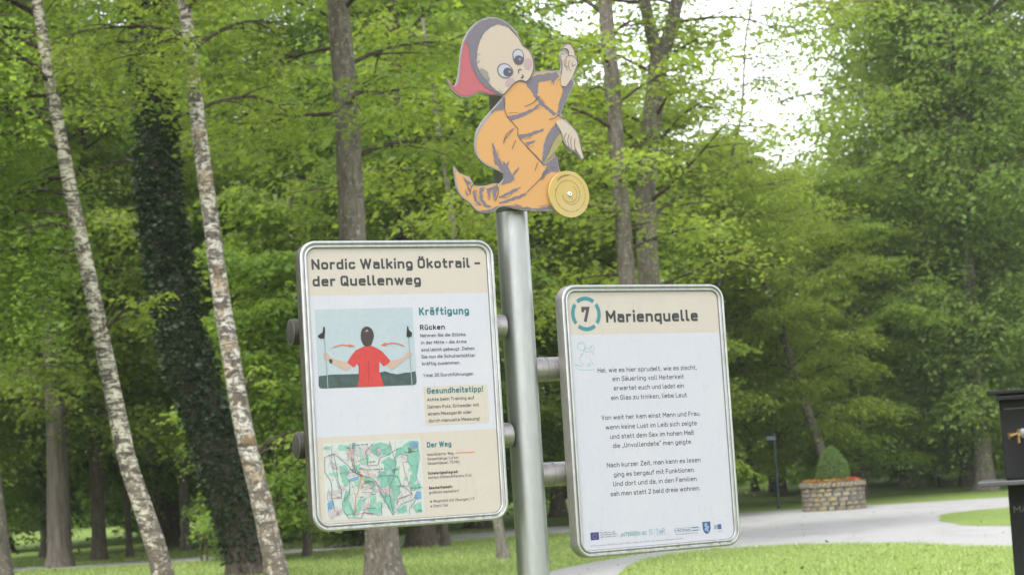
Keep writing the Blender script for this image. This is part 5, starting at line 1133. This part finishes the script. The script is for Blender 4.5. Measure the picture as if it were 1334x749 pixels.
WOODS = [
 ('beech_big', -17.5, 52, 1, 1, 'dense beech at the far left edge, left of the thick grey trunk'),
 ('shade', -14.8, 60, 2, 1, 'dark tree behind the thick grey trunk'),
 ('beech_big', -9.5, 62, 3, .95, 'beech filling the gap between the two birches'),
 ('shade', -6.2, 66, .5, 1, 'dark tree behind the ivy-covered trunk'),
 ('linden_big', -19, 70, 5, 1, 'tall dark lime at the back left, beyond the far left beech'),
 ('tall', -13.5, 74, 2.2, 1, 'tall tree in the back row behind the thick grey trunk'),
 ('beech_big', -4.2, 58, 1.7, 1, 'bright beech between the ivy-covered trunk and the left board'),
 ('shade', -8.3, 80, 4.1, 1.1, 'dark back-row tree between the birches'),
 ('linden_big', -1.6, 64, 2.6, 1, 'dense lime rising between the left board and the painted figure'),
 ('tall', -4.5, 76, 3.9, 1, 'tall back-row tree above the left board'),
 ('beech_big', 1.2, 72, .9, .92, 'beech directly behind the steel pole'),
 ('hornbeam', 3.6, 60, 1.3, .95, 'light green hornbeam behind the forked tree'),
 ('hornbeam', 7.4, 72, 4.6, .95, 'yellow-green hornbeam just right of the right board'),
 ('hornbeam', 10.9, 82, 2.0, 1.0, 'rounded light green tree behind the green signpost'),
 ('beech_big', 5.2, 86, 4.9, .72, 'low-crowned beech in the distance under the open sky'),
 ('linden_big', 18.2, 79, .4, 1.12, 'big dark lime above the planter'),
 ('linden_big', 25.5, 80, 2.9, 1.12, 'big dark lime towards the right edge, above the fountain'),
 ('hornbeam', 12.6, 72, 3.3, .84, 'bright overhanging hornbeam above the clipped bush'),
 ('shade', 21.0, 88, 5.6, 1.05, 'dark tree in the shade left of the thick lime trunk'),
 ('shade', 27.5, 92, 1.9, 1.1, 'dark tree behind the fountain'),
 ('tall', 23.0, 98, 1.1, 1.15, 'tall back-row tree behind the big dark limes'),
 ('hornbeam', 16.6, 84, 5.0, 1.08, 'light green tree between the clipped bush and the big dark lime'),
 ('understorey', 14.6, 90, .2, .9, 'low bushy young tree behind the clipped bush'),
 ('understorey', 18.6, 88, 2.2, 1.0, 'low bushy young tree beside the small bollard'),
 ('understorey', 8.6, 98, 3.2, 1.0, 'low bushy young tree far behind the signpost'),
 ('understorey', -14.8, 78, 4.2, 1.1, 'low bushy young tree in the shade at the far left'),
 ('understorey', -9.6, 76, 5.2, 1.1, 'low bushy young tree in the shade behind the birches'),
 ('understorey', -4.6, 52.5, 1.2, .62, 'low leafy shrub-like tree right of the ivy-covered trunk'),
 ('understorey', -6.6, 47, 2.9, .5, 'small leafy bush at the foot of the ivy-covered trunk'),
 ('shade', 1.8, 96, 3.0, 1.0, 'dark distant tree behind the pole'),
]
for w in WOODS: wood(*w)
for k, (x, y, rz, kd) in enumerate(((-30, 96, 1.3, 'shade'), (-38, 84, 2.3, 'beech_big'), (-46, 78, 3.3, 'linden_big'), (-22, 98, 4.3, 'tall'), (-56, 74, 5.3, 'shade'), (33, 78, 1.1, 'linden_big'), (40, 70, 2.1, 'beech_big'), (47, 82, 3.1, 'linden_big'), (31, 95, 4.1, 'shade'))):
    wood(kd, x, y, rz, 1.0, 'tree of the wood beyond the left or right edge of the picture')
# far edge of the wood: reads as one mass
fp = []; g = np.random.default_rng(77)
for k in range(30):
    x = -92 + k * 6.2 + g.uniform(-1.5, 1.5); y = 118 + g.uniform(-6, 10); hgt = g.uniform(9, 15) if -8 < x < 28 else g.uniform(17, 24)
    n = 360; ph = g.uniform(0, 2 * np.pi, n); zz = g.uniform(0, 1, n); rr_ = 5.2 * np.sqrt(g.uniform(.2, 1, n)) * np.sin(np.pi * np.clip(.12 + .82 * zz, 0, 1)) ** .5
    fp.append(np.stack([x + rr_ * np.cos(ph), y + rr_ * np.sin(ph), .8 + zz * hgt], -1))
fp = np.concatenate(fp)
link('far_woodland', leaf_mesh('far_woodland', [leaves(fp, 8, .65, .62, 9, .6, .7)]), LM['beech'], kind='stuff')
# shrubs under the wood edge
up_ = []
for k in range(230):
    x = g.uniform(-52, 52); y = g.uniform(96, 112); 
    if 3 < x < 9 and y < 104: continue
    hgt = g.uniform(2.2, 5.5); n = 70; ph = g.uniform(0, 2 * np.pi, n); rr_ = 2.0 * np.sqrt(g.uniform(0, 1, n)); zz = g.uniform(0, 1, n)
    up_.append(np.stack([x + rr_ * np.cos(ph), y + rr_ * np.sin(ph), gz(x, y) + zz * hgt * (1 - .12 * rr_ ** 2)], -1))
up_ = np.concatenate(up_); up_ = up_[up_[:, 2] > .2]
link('undergrowth', leaf_mesh('undergrowth', [leaves(up_, 5, .42, .42, 10, .7, .8)]), LM['linden'], kind='stuff')
# unseen trees left of the viewpoint, added for dark reflections on the pole
for k, (x, y, rz, kd) in enumerate(((-14, 3, 1.0, 'linden_big'), (-12, -9, 3.0, 'shade'), (-17, 14, 5.0, 'shade'), (-24, 8, 2.0, 'linden_big'), (-27, 21, 4.4, 'shade'), (-24, 33, .7, 'linden_big'), (-33, 15, 1.7, 'beech_big'), (-32, 30, 3.7, 'linden_big'))):
    wood(kd, x, y, rz, .95, 'unseen tree added on the near left, outside the left edge of the picture')

bits('daisies', 900, near_right, .07, .022, leaf_mat('daisy_petal', (.45, .45, .40), (.60, .60, .56), .3), 61)
bits('lawn_weeds', 1800, near_right, .05, .06, leaf_mat('weed_leaf', (.06, .11, .03), (.16, .22, .07), .3), 63)
bits('fallen_leaves', 1500, left_lawn, .03, .07, leaf_mat('dry_leaf', (.10, .06, .025), (.24, .16, .07), .1), 62)
def on_gravel(g, n):
    y = 26 + 36 * g.uniform(0, 1, n); x = g.uniform(-.05, .29, n) * y; k = inside(x, y, GP); return x[k], y[k]
bits('leaf_litter', 450, on_gravel, .02, .05, leaf_mat('litter_leaf', (.08, .055, .03), (.22, .17, .09), .1), 64)
# ================================================================== PLANTER WITH CLIPPED BUSH
PCX, PCY, PR_ = 9.45, 59.3, .91
pl = empty('stone_planter', (PCX, PCY, .004), label='round stone planter with begonias on the gravel, carrying the clipped bush', cat='planter')
mstone = []
for k, c in enumerate(((.205, .19, .175), (.25, .238, .22), (.185, .172, .16), (.25, .22, .14), (.215, .185, .17), (.145, .135, .125))):
    m, nt, b = newmat('stone_%s' % 'abcdef'[k]); v = coords(nt); n1 = noise(nt, v, 9, 6, .7); n2 = noise(nt, v, 3.1, 3, .6)
    cc = ramp(nt, n1, [(.3, tuple(x * .30 for x in c)), (.6, tuple(x * .80 for x in c)), (.8, tuple(x * 1.15 for x in c))])
    cc = mix(nt, ramp(nt, n2, [(.52, (0, 0, 0)), (.62, (.55,) * 3)]), cc, (.25, .20, .05))
    nt.links.new(cc, b.inputs['Base Color']); b.inputs['Roughness'].default_value = .95; bump(nt, b, n1, .8, .03); mstone.append(m)
mb = MB(); mb.lathe((0, 0, 0), (0, 0, 1), [(0, PR_ - .035), (.80, PR_ - .035)], 40); mb.build('mortar_core', print_mat('mortar', (118, 104, 90), .3, grain=20), pl)
rs = random.Random(4)
def stone_mesh(w, h, t, mat):
    mb = MB(); j = lambda s: rs.uniform(-s, s)
    P = [(sx * w / 2 + j(.012), (-t if f else t * .8) + (j(.012) if f else 0), sz * h / 2 + j(.01)) for f in (1, 0) for sx in (-1, 1) for sz in (-1, 1)]
    P += [(sx * w * .36 + j(.01), -t - .018 + j(.01), sz * h * .34 + j(.006)) for sx in (-1, 1) for sz in (-1, 1)]
    mb.add(P, [(8, 10, 11, 9), (0, 8, 9, 1), (1, 9, 11, 3), (3, 11, 10, 2), (2, 10, 8, 0), (0, 1, 5, 4), (2, 6, 7, 3), (1, 3, 7, 5), (0, 4, 6, 2), (4, 5, 7, 6)])
    me = mb.mesh('stone'); me.materials.append(mat); return me
smesh = [[stone_mesh(w, .125, .035, m) for m in mstone] for w in (.19, .25, .31)]
zc = 0
for row in range(5):
    a = rs.uniform(0, 6); end = a + 2 * math.pi; z = .068 + row * .138
    while a < end - .12:
        wi = rs.choice((0, 1, 1, 2)); w = (.19, .25, .31)[wi]; da = (w + .018) / PR_
        o = bpy.data.objects.new('stone', rs.choice(smesh[wi])); COL.objects.link(o); o.parent = pl
        am = a + da / 2; o.location = (PR_ * math.cos(am), PR_ * math.sin(am), z + rs.uniform(-.006, .006)); o.rotation_euler = (rs.uniform(-.04, .04), 0, am + math.pi / 2)
        a += da
for k in range(44):
    am = 2 * math.pi * k / 44 + .02; o = bpy.data.objects.new('capstone', smesh[0][(0, 4, 5, 2, 0)[k % 5]]); COL.objects.link(o); o.parent = pl
    o.scale = (.70, 2.2, 1.16); o.location = ((PR_ - .02) * math.cos(am), (PR_ - .02) * math.sin(am), .775 + rs.uniform(-.006, .006)); o.rotation_euler = (0, 0, am + math.pi / 2)
mb = MB(); mb.lathe((0, 0, 0), (0, 0, 1), [(.78, .87), (.83, .80), (.86, .3)], 30); mb.build('soil', print_mat('soil', (70, 52, 40), .4, grain=30), pl)
g = np.random.default_rng(8); n = 700; an = g.uniform(0, 2 * np.pi, n); ra = .77 + g.normal(0, .06, n)
q = np.stack([ra * np.cos(an), ra * np.sin(an), .85 + g.uniform(0, .05, n)], -1)
link('bedding_foliage', leaf_mesh('bedding_foliage', [leaves(q, 4, .04, .06, 2, .6, .7)]), leaf_mat('bedding_leaf', (.06, .09, .03), (.16, .19, .07), .3), pl, kind='stuff')
for nm, cl, lo, hi, sd, cnt in (('orange_blossom', (226, 92, 38), 3.55, 4.9, 1, 110), ('red_blossom', (214, 44, 32), 4.85, 6.0, 2, 110), ('yellow_blossom', (220, 180, 60), 4.3, 5.0, 3, 30), ('red_blossom', (214, 44, 32), .3, 3.4, 4, 160)):
    gg = np.random.default_rng(sd); an = gg.uniform(lo, hi, cnt); ra = .78 + gg.normal(0, .05, cnt)
    q = np.stack([ra * np.cos(an), ra * np.sin(an), .905 + gg.normal(0, .02, cnt)], -1)
    link(nm, leaf_mesh(nm, [leaves(q, 3, .018, .036, sd, .8, 1.0)]), bpy.data.materials.get('petal_' + nm) or leaf_mat('petal_' + nm, tuple(x * .8 for x in lin(cl)), lin(cl), .2), pl, kind='stuff')
tb = empty('clipped_bush', (PCX + .03, PCY, .86), label='small clipped conical evergreen bush growing in the round stone planter', cat='bush')
g = np.random.default_rng(9); n = 5200; t = g.uniform(0, 1, n); an = g.uniform(0, 2 * np.pi, n)
rad = .50 * (np.clip(1 - t ** 1.9, 0, 1) ** .68) * (1 + .05 * np.sin(3 * an + 4 * t)) * g.uniform(.90, 1.03, n)
q = np.stack([rad * np.cos(an), rad * np.sin(an), t * 1.08], -1)
link('foliage', leaf_mesh('foliage', [leaves(q, 4, .016, .037, 12, 1.0, 1.1)]), LM['topiary'], tb)
mb = MB(); mb.lathe((0, 0, 0), (0, 0, 1), [(-.06, .38), (.05, .42), (.4, .34), (.75, .18), (.95, .04)], 20); mb.build('inner_twigs', print_mat('twig_dark', (48, 60, 34), .4, grain=40), tb)

# ================================================================== SMALL THINGS ON THE LAWN
M_green = metal_mat('green_paint', (.018, .042, .040), .5, .2); M_blue = print_mat('sign_blue', (120, 145, 165), .15)
sp_ = empty('signpost', (8.56, 65.4, 0), label='slim dark green signpost with a small blue plate, left of the planter', cat='signpost')
mb = MB(); mb.lathe((0, 0, 0), (0, 0, 3), [(0, .07), (.06, .07), (.08, .04), (2.5, .04)], 14); mb.build('post', M_green, sp_, smooth=True)
mb = MB(); mb.lathe((0, 0, 2.5), (0, 0, 3), [(0, .05), (.04, .05), (.07, .02)], 14); mb.build('cap', M_green, sp_, smooth=True)
mb = MB(); mb.box((-.12, -.045, 2.38), (.28, .02, .12), Matrix.Rotation(R(4), 3, 'Y')); mb.build('plate', M_blue, sp_, bevel=.004)
bo = empty('bollard', (17.0, 79.2, float(gz(17, 79.2))), label='tiny black bollard lamp with pale top on the lawn behind the gravel', cat='bollard')
mb = MB(); mb.lathe((0, 0, 0), (0, 0, 1), [(0, .09), (.03, .09), (.04, .06), (.46, .06)], 14); mb.build('shaft', M_iron, bo, smooth=True)
mb = MB(); mb.lathe((0, 0, .46), (0, 0, 1), [(0, .085), (.06, .085), (.10, .03)], 14); mb.build('lamp_head', print_mat('lamp_white', (200, 205, 210)), bo, smooth=True)
hy = link('flowering_shrub', leaf_mesh('flowering_shrub', [leaves(np.random.default_rng(2).normal(0, 1, (70, 3)) * np.array([.32, .3, .3]) + np.array([16.05, 79.5, .75]), 12, .1, .09, 4, .8, .9)]), leaf_mat('shrub_leaf', (.12, .18, .06), (.34, .36, .22), .3), label='small pale flowering shrub beside the bollard lamp', cat='shrub')
M_wood = bark_mat('weathered_wood', (.03, .026, .02), (.085, .07, .055), (12, 12, 2))
st = empty('wooden_barrier', (-8.02, 47.85, 0), label='low dark wooden barrier by the path, between the two birches', cat='barrier')
for dx in (-.06, .10):
    mb = MB(); mb.box((dx, 0, .29), (.05, .06, .58), Matrix.Rotation(dx * .8, 3, 'Y')); mb.build('post', M_wood, st)
mb = MB(); mb.box((.02, 0, .60), (.20, .12, .20)); mb.build('block', M_wood, st, bevel=.02)
mb = MB(); mb.box((1.0, .02, .54), (1.9, .05, .05)); mb.build('rail', M_wood, st)
mb = MB(); mb.box((1.93, .02, .27), (.05, .06, .54)); mb.build('post', M_wood, st)

# ================================================================== HAZE (thin volume added to brighten the dark woods)
hz_m = bpy.data.materials.new('fill_haze_mat'); hz_m.use_nodes = True; ht = hz_m.node_tree; ht.nodes.clear()
pv = ht.nodes.new('ShaderNodeVolumePrincipled'); pv.inputs['Density'].default_value = .00026; pv.inputs['Color'].default_value = (.95, .97, 1, 1); pv.inputs['Anisotropy'].default_value = .2
ho = ht.nodes.new('ShaderNodeOutputMaterial'); ht.links.new(pv.outputs[0], ho.inputs['Volume'])
mb = MB(); mb.box((0, 128, 13), (560, 410, 28)); mb.build('fill_haze', hz_m, kind='stuff')
